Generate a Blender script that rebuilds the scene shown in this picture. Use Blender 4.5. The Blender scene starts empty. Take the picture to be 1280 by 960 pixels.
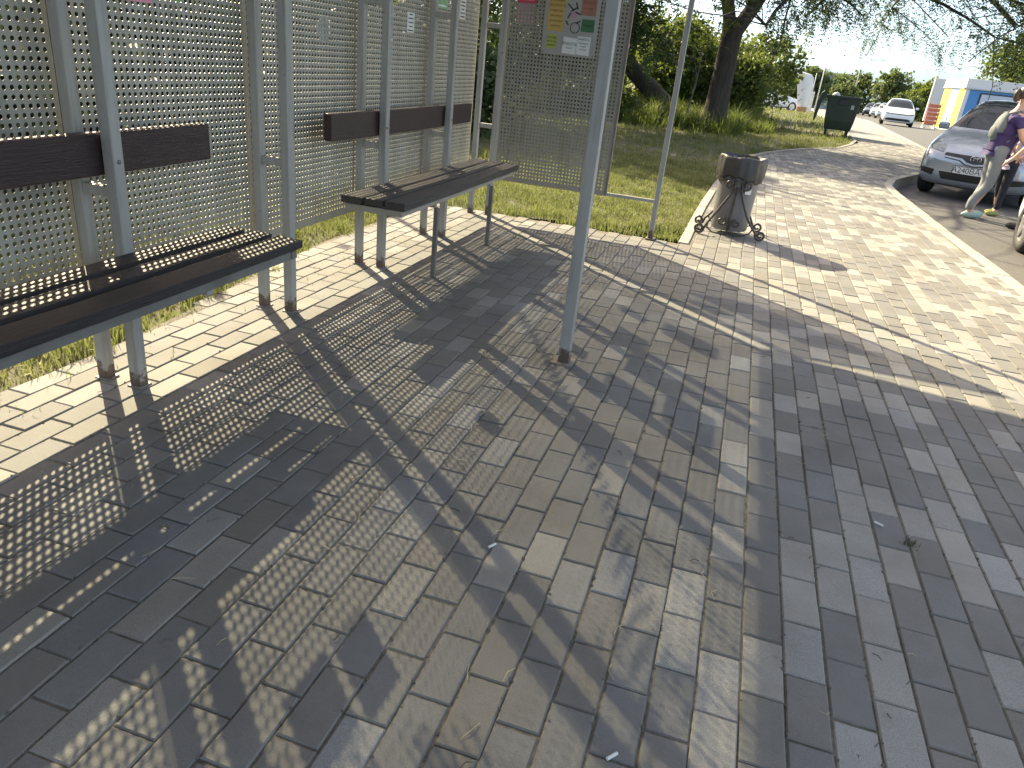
import bpy, bmesh, math, random
import numpy as np
from mathutils import Vector, Matrix
from mathutils.bvhtree import BVHTree

rad = math.radians
random.seed(7)
RNG = np.random.default_rng(11)
scene = bpy.context.scene
COL = scene.collection

# ------------------------------------------------------------------ helpers
def link(o, parent=None):
    COL.objects.link(o)
    if parent is not None:
        o.parent = parent
    return o

def thing(name, label, cat, loc=(0, 0, 0), rz=0.0, group=None):
    o = bpy.data.objects.new(name, None)
    o.empty_display_size = 0.1
    COL.objects.link(o)
    o.location = loc
    o.rotation_euler = (0, 0, rz)
    o['label'] = label
    o['category'] = cat
    if group:
        o['group'] = group
    return o

def tag(o, label, cat, group=None, kind=None):
    o['label'] = label
    o['category'] = cat
    if group:
        o['group'] = group
    if kind:
        o['kind'] = kind
    return o

def structure(o, label=None):
    o['kind'] = 'structure'
    if label:
        o['label'] = label
    return o

def copy_tree(o, parent=None):
    c = o.copy()
    COL.objects.link(c)
    c.parent = parent
    for ch in list(o.children):
        copy_tree(ch, c)
    return c

def obj(name, mesh, mat, parent=None, loc=None, rot=None):
    o = bpy.data.objects.new(name, mesh)
    if mat is not None and len(mesh.materials) == 0:
        mesh.materials.append(mat)
    link(o, parent)
    if loc is not None:
        o.location = loc
    if rot is not None:
        o.rotation_euler = rot
    return o

def mesh_np(name, verts, faces_list, smooth=False):
    """faces_list: list of int arrays (n,k) ; k may differ between arrays"""
    me = bpy.data.meshes.new(name)
    verts = np.asarray(verts, np.float32)
    me.vertices.add(len(verts))
    me.vertices.foreach_set('co', verts.ravel())
    loops = np.concatenate([np.asarray(f, np.int32).ravel() for f in faces_list])
    tot = np.concatenate([np.full(len(f), np.asarray(f).shape[1], np.int32) for f in faces_list])
    start = np.concatenate([[0], np.cumsum(tot)[:-1]]).astype(np.int32)
    me.loops.add(len(loops))
    me.loops.foreach_set('vertex_index', loops)
    me.polygons.add(len(tot))
    me.polygons.foreach_set('loop_start', start)
    me.update(calc_edges=True)
    me.polygons.foreach_set('use_smooth', np.full(len(tot), smooth))
    return me

class MB:
    """small mesh builder: one mesh per part"""
    def __init__(self):
        self.v = []; self.f = []
    def add(self, verts, faces):
        b = len(self.v)
        self.v += [tuple(p) for p in verts]
        self.f += [tuple(i + b for i in q) for q in faces]
        return self
    def box(self, c, s, R=None):
        x, y, z = s[0] / 2, s[1] / 2, s[2] / 2
        vs = [Vector(p) for p in ((-x, -y, -z), (x, -y, -z), (x, y, -z), (-x, y, -z), (-x, -y, z), (x, -y, z), (x, y, z), (-x, y, z))]
        if R is not None:
            vs = [R @ p for p in vs]
        vs = [p + Vector(c) for p in vs]
        return self.add(vs, [(0, 3, 2, 1), (4, 5, 6, 7), (0, 1, 5, 4), (1, 2, 6, 5), (2, 3, 7, 6), (3, 0, 4, 7)])
    def tube(self, pts, r, n=8, cap=True):
        pts = [Vector(p) for p in pts]
        rs = r if isinstance(r, (list, tuple)) else [r] * len(pts)
        rings = []
        prev = None
        for i, p in enumerate(pts):
            t = (pts[min(i + 1, len(pts) - 1)] - pts[max(i - 1, 0)])
            if t.length < 1e-9:
                t = Vector((0, 0, 1))
            t.normalize()
            if prev is None:
                a = t.orthogonal().normalized()
            else:
                a = (prev - t * prev.dot(t))
                a = a.normalized() if a.length > 1e-6 else t.orthogonal().normalized()
            prev = a
            b = t.cross(a)
            rings.append([p + (a * math.cos(2 * math.pi * k / n) + b * math.sin(2 * math.pi * k / n)) * rs[i] for k in range(n)])
        vs = [q for rg in rings for q in rg]
        fs = []
        for i in range(len(pts) - 1):
            for k in range(n):
                fs.append((i * n + k, i * n + (k + 1) % n, (i + 1) * n + (k + 1) % n, (i + 1) * n + k))
        if cap:
            fs.append(tuple(range(n - 1, -1, -1)))
            fs.append(tuple((len(pts) - 1) * n + k for k in range(n)))
        return self.add(vs, fs)
    def lathe(self, prof, n=24, axis='Z', c=(0, 0, 0), close=False):
        vs = []
        for (r, h) in prof:
            for k in range(n):
                a = 2 * math.pi * k / n
                p = (r * math.cos(a), r * math.sin(a), h)
                if axis == 'X':
                    p = (h, r * math.cos(a), r * math.sin(a))
                if axis == 'Y':
                    p = (r * math.cos(a), h, r * math.sin(a))
                vs.append((p[0] + c[0], p[1] + c[1], p[2] + c[2]))
        fs = []
        m = len(prof)
        for i in range(m - 1 + (1 if close else 0)):
            j = (i + 1) % m
            for k in range(n):
                fs.append((i * n + k, i * n + (k + 1) % n, j * n + (k + 1) % n, j * n + k))
        return self.add(vs, fs)
    def mesh(self, name, smooth=False, bevel=0.0, seg=2, angle=30):
        me = bpy.data.meshes.new(name)
        me.from_pydata(self.v, [], self.f)
        bm = bmesh.new(); bm.from_mesh(me)
        bmesh.ops.recalc_face_normals(bm, faces=bm.faces)
        if bevel > 0:
            es = [e for e in bm.edges if len(e.link_faces) == 2 and e.calc_face_angle(0) > rad(angle)]
            bmesh.ops.bevel(bm, geom=es, offset=bevel, segments=seg, profile=0.5, affect='EDGES', clamp_overlap=True)
        bm.to_mesh(me); bm.free()
        me.polygons.foreach_set('use_smooth', [smooth] * len(me.polygons))
        return me
    def build(self, name, mat, parent=None, smooth=False, bevel=0.0, seg=2, loc=None, rot=None):
        return obj(name, self.mesh(name, smooth, bevel, seg), mat, parent, loc, rot)

def box_part(name, c, s, mat, parent=None, bevel=0.003, R=None):
    return MB().box(c, s, R).build(name, mat, parent, bevel=bevel, seg=2)

def bake(o):
    """apply an object's modifiers into a new mesh"""
    dg = bpy.context.evaluated_depsgraph_get()
    me = bpy.data.meshes.new_from_object(o.evaluated_get(dg), depsgraph=dg)
    o.modifiers.clear()
    o.data = me
    return o

def text_part(name, body, size, mat, parent, loc, rot, align='CENTER', extrude=0.0004):
    cu = bpy.data.curves.new(name, 'FONT')
    cu.body = body; cu.size = size; cu.align_x = align; cu.align_y = 'CENTER'
    cu.extrude = extrude
    cu.materials.append(mat)
    tmp = bpy.data.objects.new(name + '_curve', cu); COL.objects.link(tmp)
    dg = bpy.context.evaluated_depsgraph_get()
    me = bpy.data.meshes.new_from_object(tmp.evaluated_get(dg), depsgraph=dg)
    bpy.data.objects.remove(tmp)
    me.materials.clear(); me.materials.append(mat)
    return obj(name, me, mat, parent, loc, rot)

# ------------------------------------------------------------------ materials
def new_mat(name):
    m = bpy.data.materials.new(name)
    m.use_nodes = True
    nt = m.node_tree
    for n in list(nt.nodes):
        nt.nodes.remove(n)
    out = nt.nodes.new('ShaderNodeOutputMaterial')
    return m, nt, out

def N(nt, typ, **kw):
    n = nt.nodes.new(typ)
    for k, v in kw.items():
        setattr(n, k, v)
    return n

def ramp(nt, stops):
    r = N(nt, 'ShaderNodeValToRGB')
    el = r.color_ramp.elements
    while len(el) < len(stops):
        el.new(0.5)
    for e, (p, c) in zip(el, stops):
        e.position = p
        e.color = (*c, 1) if len(c) == 3 else c
    return r

def noise(nt, scale, detail=4, rough=0.55, coord='Object', vec=None):
    tc = N(nt, 'ShaderNodeTexCoord')
    n = N(nt, 'ShaderNodeTexNoise')
    n.inputs['Scale'].default_value = scale
    n.inputs['Detail'].default_value = detail
    n.inputs['Roughness'].default_value = rough
    nt.links.new(vec if vec is not None else tc.outputs[coord], n.inputs['Vector'])
    return n

def mixc(nt, fac, a, b, blend='MIX'):
    m = N(nt, 'ShaderNodeMix', data_type='RGBA', blend_type=blend)
    for sock, val in ((0, fac), (6, a), (7, b)):
        if hasattr(val, 'is_linked') or hasattr(val, 'links'):
            nt.links.new(val, m.inputs[sock])
        elif sock == 0:
            m.inputs[0].default_value = val
        else:
            m.inputs[sock].default_value = (*val, 1)
    return m.outputs[2]

def pbr(name, col, rough=0.5, metal=0.0, var=0.15, scale=8.0, bump=0.0, bscale=60.0, dirt=None, dirt_amt=0.5, coat=0.0, spec=0.5, stretch=None):
    """principled paint with noise variation, optional dirt patches and bump"""
    m, nt, out = new_mat(name)
    b = N(nt, 'ShaderNodeBsdfPrincipled')
    nt.links.new(b.outputs[0], out.inputs[0])
    b.inputs['Roughness'].default_value = rough
    b.inputs['Metallic'].default_value = metal
    b.inputs['Specular IOR Level'].default_value = spec
    if coat:
        b.inputs['Coat Weight'].default_value = coat
        b.inputs['Coat Roughness'].default_value = 0.06
    vec = None
    if stretch:
        tc = N(nt, 'ShaderNodeTexCoord'); mp = N(nt, 'ShaderNodeMapping')
        mp.inputs['Scale'].default_value = stretch
        nt.links.new(tc.outputs['Object'], mp.inputs[0]); vec = mp.outputs[0]
    n = noise(nt, scale, 5, 0.6, vec=vec)
    lo = tuple(c * (1 - var) for c in col); hi = tuple(min(1, c * (1 + var)) for c in col)
    r = ramp(nt, [(0.3, lo), (0.7, hi)])
    nt.links.new(n.outputs[0], r.inputs[0])
    c = r.outputs[0]
    if dirt:
        n2 = noise(nt, scale * 0.37, 8, 0.7, vec=vec)
        r2 = ramp(nt, [(0.48, (0, 0, 0)), (0.72, (dirt_amt,) * 3)])
        nt.links.new(n2.outputs[0], r2.inputs[0])
        c = mixc(nt, r2.outputs[0], c, dirt)
    nt.links.new(c, b.inputs['Base Color'])
    if bump:
        n3 = noise(nt, bscale, 4, 0.6, vec=vec)
        bp = N(nt, 'ShaderNodeBump'); bp.inputs['Strength'].default_value = bump; bp.inputs['Distance'].default_value = 0.01
        nt.links.new(n3.outputs[0], bp.inputs['Height']); nt.links.new(bp.outputs[0], b.inputs['Normal'])
    return m

def leaf_mat(name, dark, light, trans, scale=1.5, tr=0.45):
    m, nt, out = new_mat(name)
    n = noise(nt, scale, 3, 0.6)
    w = N(nt, 'ShaderNodeTexWhiteNoise', noise_dimensions='3D')
    n2 = noise(nt, scale * 9, 2, 0.5)
    r = ramp(nt, [(0.32, dark), (0.68, light)])
    ad = N(nt, 'ShaderNodeMath', operation='MULTIPLY_ADD')
    nt.links.new(n2.outputs[0], ad.inputs[0]); ad.inputs[1].default_value = 0.5
    sb = N(nt, 'ShaderNodeMath', operation='MULTIPLY_ADD')
    nt.links.new(n.outputs[0], sb.inputs[0]); sb.inputs[1].default_value = 0.7; sb.inputs[2].default_value = -0.1
    nt.links.new(sb.outputs[0], ad.inputs[2])
    nt.links.new(ad.outputs[0], r.inputs[0])
    nt.nodes.remove(w)
    d = N(nt, 'ShaderNodeBsdfPrincipled'); d.inputs['Roughness'].default_value = 0.55
    d.inputs['Specular IOR Level'].default_value = 0.3
    t = N(nt, 'ShaderNodeBsdfTranslucent')
    mx = N(nt, 'ShaderNodeMixShader'); mx.inputs[0].default_value = tr
    nt.links.new(r.outputs[0], d.inputs['Base Color'])
    tc = mixc(nt, 0.6, r.outputs[0], trans)
    nt.links.new(tc, t.inputs['Color'])
    nt.links.new(d.outputs[0], mx.inputs[1]); nt.links.new(t.outputs[0], mx.inputs[2])
    nt.links.new(mx.outputs[0], out.inputs[0])
    return m

M = {}
def worn_paint(name, col, dirt, rust=True, stretch=(9, 9, 0.7), rough=0.45):
    m, nt, out = new_mat(name)
    b = N(nt, 'ShaderNodeBsdfPrincipled'); nt.links.new(b.outputs[0], out.inputs[0])
    b.inputs['Metallic'].default_value = 0.05
    tc = N(nt, 'ShaderNodeTexCoord'); mp = N(nt, 'ShaderNodeMapping'); mp.inputs['Scale'].default_value = stretch
    nt.links.new(tc.outputs['Object'], mp.inputs[0])
    n1 = noise(nt, 1.6, 5, 0.6)
    r1 = ramp(nt, [(0.3, tuple(c * 0.88 for c in col)), (0.7, tuple(c * 1.1 for c in col))]); nt.links.new(n1.outputs[0], r1.inputs[0])
    n2 = noise(nt, 3.0, 8, 0.72, vec=mp.outputs[0])
    r2 = ramp(nt, [(0.46, (0, 0, 0)), (0.74, (0.75,) * 3)]); nt.links.new(n2.outputs[0], r2.inputs[0])
    c = mixc(nt, r2.outputs[0], r1.outputs[0], dirt)
    n3 = noise(nt, 38, 4, 0.65)
    r3 = ramp(nt, [(0.66, (0, 0, 0)), (0.72, (0.8,) * 3)]); nt.links.new(n3.outputs[0], r3.inputs[0])
    c = mixc(nt, r3.outputs[0], c, tuple(0.55 * d for d in dirt))
    if rust:
        sx = N(nt, 'ShaderNodeSeparateXYZ'); nt.links.new(tc.outputs['Object'], sx.inputs[0])
        mr = N(nt, 'ShaderNodeMapRange'); mr.inputs[1].default_value = 0.13; mr.inputs[2].default_value = 0.0; mr.inputs[3].default_value = -0.22; mr.inputs[4].default_value = 0.35
        nt.links.new(sx.outputs[2], mr.inputs[0])
        n4 = noise(nt, 26, 6, 0.7)
        ad = N(nt, 'ShaderNodeMath', operation='ADD'); nt.links.new(mr.outputs[0], ad.inputs[0]); nt.links.new(n4.outputs[0], ad.inputs[1])
        r4 = ramp(nt, [(0.56, (0, 0, 0)), (0.66, (0.9,) * 3)]); nt.links.new(ad.outputs[0], r4.inputs[0])
        c = mixc(nt, r4.outputs[0], c, (0.075, 0.045, 0.03))
    nt.links.new(c, b.inputs['Base Color'])
    rr_ = ramp(nt, [(0.3, (rough - 0.08,) * 3), (0.7, (rough + 0.18,) * 3)]); nt.links.new(n2.outputs[0], rr_.inputs[0]); nt.links.new(rr_.outputs[0], b.inputs['Roughness'])
    n5 = noise(nt, 5.5, 3, 0.5); bp = N(nt, 'ShaderNodeBump'); bp.inputs['Strength'].default_value = 0.22; bp.inputs['Distance'].default_value = 0.02
    nt.links.new(n5.outputs[0], bp.inputs['Height']); nt.links.new(bp.outputs[0], b.inputs['Normal'])
    return m
M['post'] = worn_paint('post_paint', (0.33, 0.325, 0.30), (0.19, 0.165, 0.13))
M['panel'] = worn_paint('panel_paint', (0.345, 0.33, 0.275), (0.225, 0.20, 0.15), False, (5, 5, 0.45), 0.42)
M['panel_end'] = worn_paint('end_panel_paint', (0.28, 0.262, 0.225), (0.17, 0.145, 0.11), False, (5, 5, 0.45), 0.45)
M['edge'] = pbr('edge_steel', (0.2, 0.17, 0.14), 0.5, var=0.2, scale=12, dirt=(0.12, 0.06, 0.035), dirt_amt=0.7)
M['roof'] = pbr('roof_sheet', (0.07, 0.07, 0.075), 0.6, var=0.1, scale=2)
M['back_wood'] = pbr('varnished_wood', (0.028, 0.012, 0.011), 0.5, var=0.4, scale=6, stretch=(30, 1.2, 30), bump=0.35, bscale=9, dirt=(0.05, 0.03, 0.025), dirt_amt=0.55)
M['seat_wood'] = pbr('weathered_wood', (0.040, 0.036, 0.033), 0.5, var=0.55, scale=5, stretch=(40, 1.5, 40), bump=0.8, bscale=7, dirt=(0.095, 0.086, 0.077), dirt_amt=0.7)
M['seat_wood_dark'] = pbr('stained_wood', (0.020, 0.017, 0.017), 0.5, var=0.5, scale=5, stretch=(40, 1.5, 40), bump=0.7, bscale=7, dirt=(0.045, 0.039, 0.036), dirt_amt=0.6)
M['frame'] = pbr('bench_frame_paint', (0.30, 0.28, 0.24), 0.5, var=0.15, scale=7, dirt=(0.16, 0.12, 0.08), dirt_amt=0.6)
M['leg'] = pbr('bench_leg_paint', (0.16, 0.155, 0.145), 0.5, var=0.15, scale=8, dirt=(0.09, 0.07, 0.05), dirt_amt=0.6)
M['iron'] = pbr('wrought_iron', (0.055, 0.050, 0.047), 0.42, metal=0.35, var=0.3, scale=20, dirt=(0.10, 0.075, 0.055), dirt_amt=0.5, bump=0.2, bscale=60)
M['bin'] = pbr('bin_drum', (0.155, 0.155, 0.165), 0.5, var=0.12, scale=5, dirt=(0.17, 0.16, 0.15), dirt_amt=0.7)
M['bag'] = pbr('bag_plastic', (0.042, 0.042, 0.042), 0.46, var=0.2, scale=9, bump=0.55, bscale=16, spec=0.4)
M['paper'] = pbr('paper_white', (0.66, 0.66, 0.63), 0.7, var=0.06, scale=14)
M['paper_yellow'] = pbr('paper_yellow', (0.48, 0.33, 0.10), 0.7, var=0.08, scale=14)
M['paper_lime'] = pbr('paper_lime', (0.36, 0.39, 0.08), 0.7, var=0.08, scale=14)
M['paper_green'] = pbr('paper_green', (0.05, 0.14, 0.07), 0.7, var=0.15, scale=14)
M['paper_mint'] = pbr('paper_mint', (0.24, 0.42, 0.20), 0.7, var=0.2, scale=20)
M['paper_red'] = pbr('paper_red', (0.52, 0.05, 0.10), 0.7, var=0.1, scale=14)
M['paper_pink'] = pbr('paper_pink', (0.70, 0.30, 0.36), 0.7, var=0.1, scale=14)
M['paper_rust'] = pbr('paper_rust', (0.32, 0.15, 0.10), 0.7, var=0.15, scale=14)
M['ink'] = pbr('ink_black', (0.03, 0.03, 0.03), 0.6, var=0.1)
M['ink_white'] = pbr('ink_white', (0.75, 0.75, 0.75), 0.6, var=0.05)
M['ink_brown'] = pbr('ink_brown', (0.22, 0.09, 0.03), 0.6, var=0.1)
M['ink_pink'] = pbr('ink_pink', (0.40, 0.26, 0.30), 0.6, var=0.1)
M['board'] = pbr('notice_board_sheet', (0.34, 0.335, 0.31), 0.45, var=0.06, scale=5, dirt=(0.25, 0.23, 0.2), dirt_amt=0.5)
M['bark'] = pbr('bark', (0.052, 0.042, 0.034), 0.9, var=0.45, scale=7, stretch=(3, 3, 0.5), bump=1.0, bscale=14)
M['bark_pale'] = pbr('bark_pale', (0.12, 0.105, 0.09), 0.9, var=0.4, scale=8, stretch=(3, 3, 0.5), bump=0.8, bscale=14)
M['leaf_locust'] = leaf_mat('leaf_locust', (0.018, 0.036, 0.014), (0.055, 0.088, 0.028), (0.13, 0.19, 0.03), 1.2, 0.30)
M['leaf_dark'] = leaf_mat('leaf_dark', (0.016, 0.032, 0.012), (0.055, 0.085, 0.022), (0.12, 0.19, 0.03), 1.0, 0.32)
M['leaf_shaded'] = leaf_mat('leaf_shaded', (0.014, 0.026, 0.010), (0.045, 0.065, 0.020), (0.05, 0.08, 0.015), 1.0, 0.18)  # darker, less translucent leaves: shade put into the colour of the bushes
M['leaf_shrub'] = leaf_mat('leaf_shrub', (0.03, 0.055, 0.014), (0.105, 0.15, 0.03), (0.26, 0.32, 0.05), 0.9, 0.42)
M['leaf_bright'] = leaf_mat('leaf_bright', (0.036, 0.062, 0.016), (0.105, 0.145, 0.036), (0.21, 0.26, 0.05), 0.5, 0.4)
M['leaf_far'] = leaf_mat('leaf_far', (0.05, 0.075, 0.03), (0.12, 0.16, 0.05), (0.22, 0.27, 0.07), 0.35, 0.35)
M['grass'] = leaf_mat('grass_blades', (0.060, 0.082, 0.022), (0.230, 0.235, 0.095), (0.27, 0.31, 0.09), 1.7, 0.40)
M['weed'] = leaf_mat('weed_blades', (0.045, 0.075, 0.018), (0.11, 0.15, 0.036), (0.24, 0.29, 0.06), 1.1, 0.45)
M['soil'] = pbr('soil', (0.085, 0.075, 0.045), 0.95, var=0.45, scale=3, dirt=(0.10, 0.115, 0.04), dirt_amt=0.8, bump=0.6, bscale=25)
M['field'] = pbr('field', (0.075, 0.085, 0.035), 0.95, var=0.4, scale=0.6, bump=0.5, bscale=6)
M['sand'] = pbr('joint_sand', (0.135, 0.122, 0.098), 0.95, var=0.4, scale=40, bump=0.6, bscale=160)
M['asphalt'] = pbr('asphalt', (0.085, 0.083, 0.080), 0.85, var=0.25, scale=55, dirt=(0.13, 0.12, 0.10), dirt_amt=0.6, bump=0.35, bscale=220)
M['kerb'] = pbr('kerb_concrete', (0.30, 0.285, 0.25), 0.85, var=0.15, scale=9, dirt=(0.19, 0.175, 0.14), dirt_amt=0.6, bump=0.25, bscale=120)
M['black'] = pbr('black_plastic', (0.015, 0.015, 0.016), 0.4, var=0.2)
M['tyre'] = pbr('tyre_rubber', (0.018, 0.018, 0.018), 0.75, var=0.2, bump=0.2, bscale=50)
M['rim'] = pbr('wheel_alloy', (0.45, 0.45, 0.46), 0.3, metal=0.8, var=0.08)
M['silver'] = pbr('silver_blue_paint', (0.35, 0.385, 0.425), 0.26, metal=0.55, var=0.04, scale=3, coat=0.7)
M['white_paint'] = pbr('white_car_paint', (0.74, 0.75, 0.76), 0.25, var=0.03, scale=3, coat=0.6)
M['pearl_paint'] = pbr('pearl_car_paint', (0.62, 0.64, 0.66), 0.25, metal=0.15, var=0.03, scale=3, coat=0.6)
M['dark_paint'] = pbr('dark_car_paint', (0.06, 0.065, 0.075), 0.25, metal=0.3, var=0.05, scale=3, coat=0.6)
M['glass'] = pbr('car_glass', (0.018, 0.024, 0.028), 0.08, var=0.3, scale=1.2, spec=0.35)
M['lamp'] = pbr('headlamp', (0.16, 0.20, 0.20), 0.15, metal=0.2, var=0.6, scale=22, coat=0.6)
M['chrome'] = pbr('chrome', (0.6, 0.62, 0.65), 0.15, metal=1.0, var=0.03)
M['container'] = pbr('container_plastic', (0.012, 0.030, 0.020), 0.42, var=0.2, scale=3, dirt=(0.045, 0.05, 0.04), dirt_amt=0.4)
M['skin'] = pbr('skin', (0.50, 0.31, 0.23), 0.5, var=0.05, scale=12)
M['hair'] = pbr('hair_brown', (0.06, 0.035, 0.022), 0.5, var=0.3, scale=30)
M['denim'] = pbr('grey_trousers', (0.20, 0.215, 0.225), 0.85, var=0.15, scale=14, bump=0.3, bscale=40)
M['darkcloth'] = pbr('dark_cloth', (0.018, 0.018, 0.025), 0.85, var=0.2, scale=14)
M['purple'] = pbr('purple_cloth', (0.042, 0.026, 0.105), 0.8, var=0.2, scale=16)
M['lilac'] = pbr('lilac_cloth', (0.46, 0.42, 0.52), 0.8, var=0.1, scale=12)
M['lilac_grey'] = pbr('lilac_grey_cloth', (0.34, 0.30, 0.35), 0.85, var=0.15, scale=12)
M['whitecloth'] = pbr('white_cloth', (0.66, 0.66, 0.66), 0.8, var=0.08, scale=12)
M['packgrey'] = pbr('grey_pack_cloth', (0.13, 0.145, 0.145), 0.75, var=0.25, scale=14)
M['mint'] = pbr('mint_shoe', (0.28, 0.40, 0.36), 0.6, var=0.12, scale=30)
M['limeshoe'] = pbr('lime_shoe', (0.30, 0.31, 0.09), 0.6, var=0.15, scale=30)
M['kwhite'] = pbr('kiosk_white', (0.60, 0.60, 0.585), 0.5, var=0.04, scale=2)
M['kblue'] = pbr('kiosk_blue', (0.06, 0.21, 0.46), 0.5, var=0.06, scale=1.5)
M['kyellow'] = pbr('kiosk_yellow', (0.70, 0.55, 0.06), 0.5, var=0.06, scale=2)
M['klight'] = pbr('kiosk_light_blue', (0.22, 0.33, 0.52), 0.5, var=0.15, scale=3)
M['kwin'] = pbr('kiosk_window', (0.42, 0.46, 0.56), 0.15, var=0.1, scale=2, spec=0.8)
M['orange'] = pbr('orange_plastic', (0.50, 0.13, 0.045), 0.5, var=0.15, scale=5)
M['tan'] = pbr('tan_board', (0.42, 0.23, 0.09), 0.6, var=0.1, scale=5)
M['polegrey'] = pbr('pole_grey', (0.45, 0.46, 0.47), 0.5, var=0.06, scale=5)
M['farwall'] = pbr('far_wall_grey', (0.27, 0.30, 0.34), 0.8, var=0.08, scale=0.4)
M['farwin'] = pbr('far_window', (0.10, 0.12, 0.15), 0.3, var=0.2, scale=0.5)
M['straw'] = pbr('straw', (0.42, 0.36, 0.22), 0.8, var=0.25, scale=40)
M['twig'] = pbr('twig', (0.06, 0.045, 0.03), 0.9, var=0.3, scale=40)

# pavers: tone comes from a per-paver attribute (each block has its own cast colour)
def paver_mat():
    m, nt, out = new_mat('paver_concrete')
    b = N(nt, 'ShaderNodeBsdfPrincipled'); nt.links.new(b.outputs[0], out.inputs[0])
    b.inputs['Roughness'].default_value = 0.8; b.inputs['Specular IOR Level'].default_value = 0.25
    at = N(nt, 'ShaderNodeAttribute', attribute_name='tone')
    at2 = N(nt, 'ShaderNodeAttribute', attribute_name='hue')
    base = ramp(nt, [(0.0, (0.165, 0.160, 0.151)), (0.5, (0.199, 0.195, 0.184)), (1.0, (0.316, 0.306, 0.282))])
    nt.links.new(at.outputs['Fac'], base.inputs[0])
    tint = ramp(nt, [(0.0, (0.96, 0.985, 1.05)), (0.5, (1, 1, 1)), (1.0, (1.04, 1.0, 0.95))])
    nt.links.new(at2.outputs['Fac'], tint.inputs[0])
    c = mixc(nt, 1.0, base.outputs[0], tint.outputs[0], 'MULTIPLY')
    # aggregate speckle
    sp = noise(nt, 420, 2, 0.6)
    spr = ramp(nt, [(0.30, (0.62, 0.62, 0.62)), (0.52, (1, 1, 1)), (0.72, (1.32, 1.3, 1.26))])
    nt.links.new(sp.outputs[0], spr.inputs[0])
    mx = N(nt, 'ShaderNodeMath', operation='MULTIPLY_ADD'); nt.links.new(at.outputs['Fac'], mx.inputs[0]); mx.inputs[1].default_value = 0.55; mx.inputs[2].default_value = 0.30
    sc = mixc(nt, mx.outputs[0], (1, 1, 1), spr.outputs[0])
    c = mixc(nt, 1.0, c, sc, 'MULTIPLY')
    # broad soiling and small dark stains
    s1 = noise(nt, 2.3, 6, 0.65)
    r1 = ramp(nt, [(0.32, (0.80, 0.79, 0.77)), (0.62, (1.06, 1.06, 1.05))])
    nt.links.new(s1.outputs[0], r1.inputs[0])
    c = mixc(nt, 1.0, c, r1.outputs[0], 'MULTIPLY')
    s2 = noise(nt, 17, 7, 0.7)
    r2 = ramp(nt, [(0.24, (0.6, 0.58, 0.56)), (0.38, (1, 1, 1))])
    nt.links.new(s2.outputs[0], r2.inputs[0])
    c = mixc(nt, 1.0, c, r2.outputs[0], 'MULTIPLY')
    nt.links.new(c, b.inputs['Base Color'])
    bn = noise(nt, 260, 3, 0.7)
    bp = N(nt, 'ShaderNodeBump'); bp.inputs['Strength'].default_value = 0.35; bp.inputs['Distance'].default_value = 0.004
    nt.links.new(bn.outputs[0], bp.inputs['Height']); nt.links.new(bp.outputs[0], b.inputs['Normal'])
    return m
M['paver'] = paver_mat()

def far_paver_mat():
    m, nt, out = new_mat('paver_far')
    b = N(nt, 'ShaderNodeBsdfPrincipled'); nt.links.new(b.outputs[0], out.inputs[0])
    b.inputs['Roughness'].default_value = 0.8
    tc = N(nt, 'ShaderNodeTexCoord'); mp = N(nt, 'ShaderNodeMapping'); mp.inputs['Rotation'].default_value = (0, 0, rad(90))
    nt.links.new(tc.outputs['Object'], mp.inputs[0])
    br = N(nt, 'ShaderNodeTexBrick')
    br.inputs['Scale'].default_value = 1.0
    br.inputs['Brick Width'].default_value = 0.2; br.inputs['Row Height'].default_value = 0.1002
    br.inputs['Mortar Size'].default_value = 0.004
    br.inputs['Color1'].default_value = (0.19, 0.183, 0.168, 1); br.inputs['Color2'].default_value = (0.33, 0.315, 0.28, 1)
    br.inputs['Mortar'].default_value = (0.09, 0.083, 0.07, 1)
    nt.links.new(mp.outputs[0], br.inputs['Vector'])
    s1 = noise(nt, 1.3, 6, 0.65)
    r1 = ramp(nt, [(0.32, (0.82, 0.81, 0.79)), (0.62, (1.05, 1.05, 1.04))])
    nt.links.new(s1.outputs[0], r1.inputs[0])
    c = mixc(nt, 1.0, br.outputs[0], r1.outputs[0], 'MULTIPLY')
    nt.links.new(c, b.inputs['Base Color'])
    return m
M['paver_far'] = far_paver_mat()

# ------------------------------------------------------------------ camera, light, world
CAM_H = 1.285
f_px, pitch, roll, yaw = 921.02, 0.41951651, 0.10890746, 0.25968552
cy, sy = math.cos(yaw), math.sin(yaw)
fw = Vector((-sy * math.cos(pitch), cy * math.cos(pitch), -math.sin(pitch)))
r0 = Vector((cy, sy, 0)); u0 = r0.cross(fw)
rr = math.cos(roll) * r0 + math.sin(roll) * u0
uu = -math.sin(roll) * r0 + math.cos(roll) * u0
cam = bpy.data.cameras.new('camera'); cam.sensor_fit = 'HORIZONTAL'; cam.sensor_width = 36.0
cam.lens = 36.0 * f_px / 1280.0; cam.clip_start = 0.05; cam.clip_end = 2000
camo = bpy.data.objects.new('camera', cam); COL.objects.link(camo)
camo.matrix_world = Matrix(((rr.x, uu.x, -fw.x, 0), (rr.y, uu.y, -fw.y, 0), (rr.z, uu.z, -fw.z, CAM_H), (0, 0, 0, 1)))
scene.camera = camo

SUN_EL = rad(33.0)
SUN_H = Vector((-0.742, 0.671)).normalized()          # horizontal direction towards the sun
to_sun = Vector((SUN_H.x * math.cos(SUN_EL), SUN_H.y * math.cos(SUN_EL), math.sin(SUN_EL)))
sun = bpy.data.lights.new('sun', 'SUN'); sun.energy = 4.2; sun.angle = rad(0.48); sun.color = (1.0, 0.875, 0.58)
suno = bpy.data.objects.new('sun', sun); COL.objects.link(suno)
suno.location = (-10, 10, 12); suno.rotation_euler = (-to_sun).to_track_quat('-Z', 'Y').to_euler()

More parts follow.
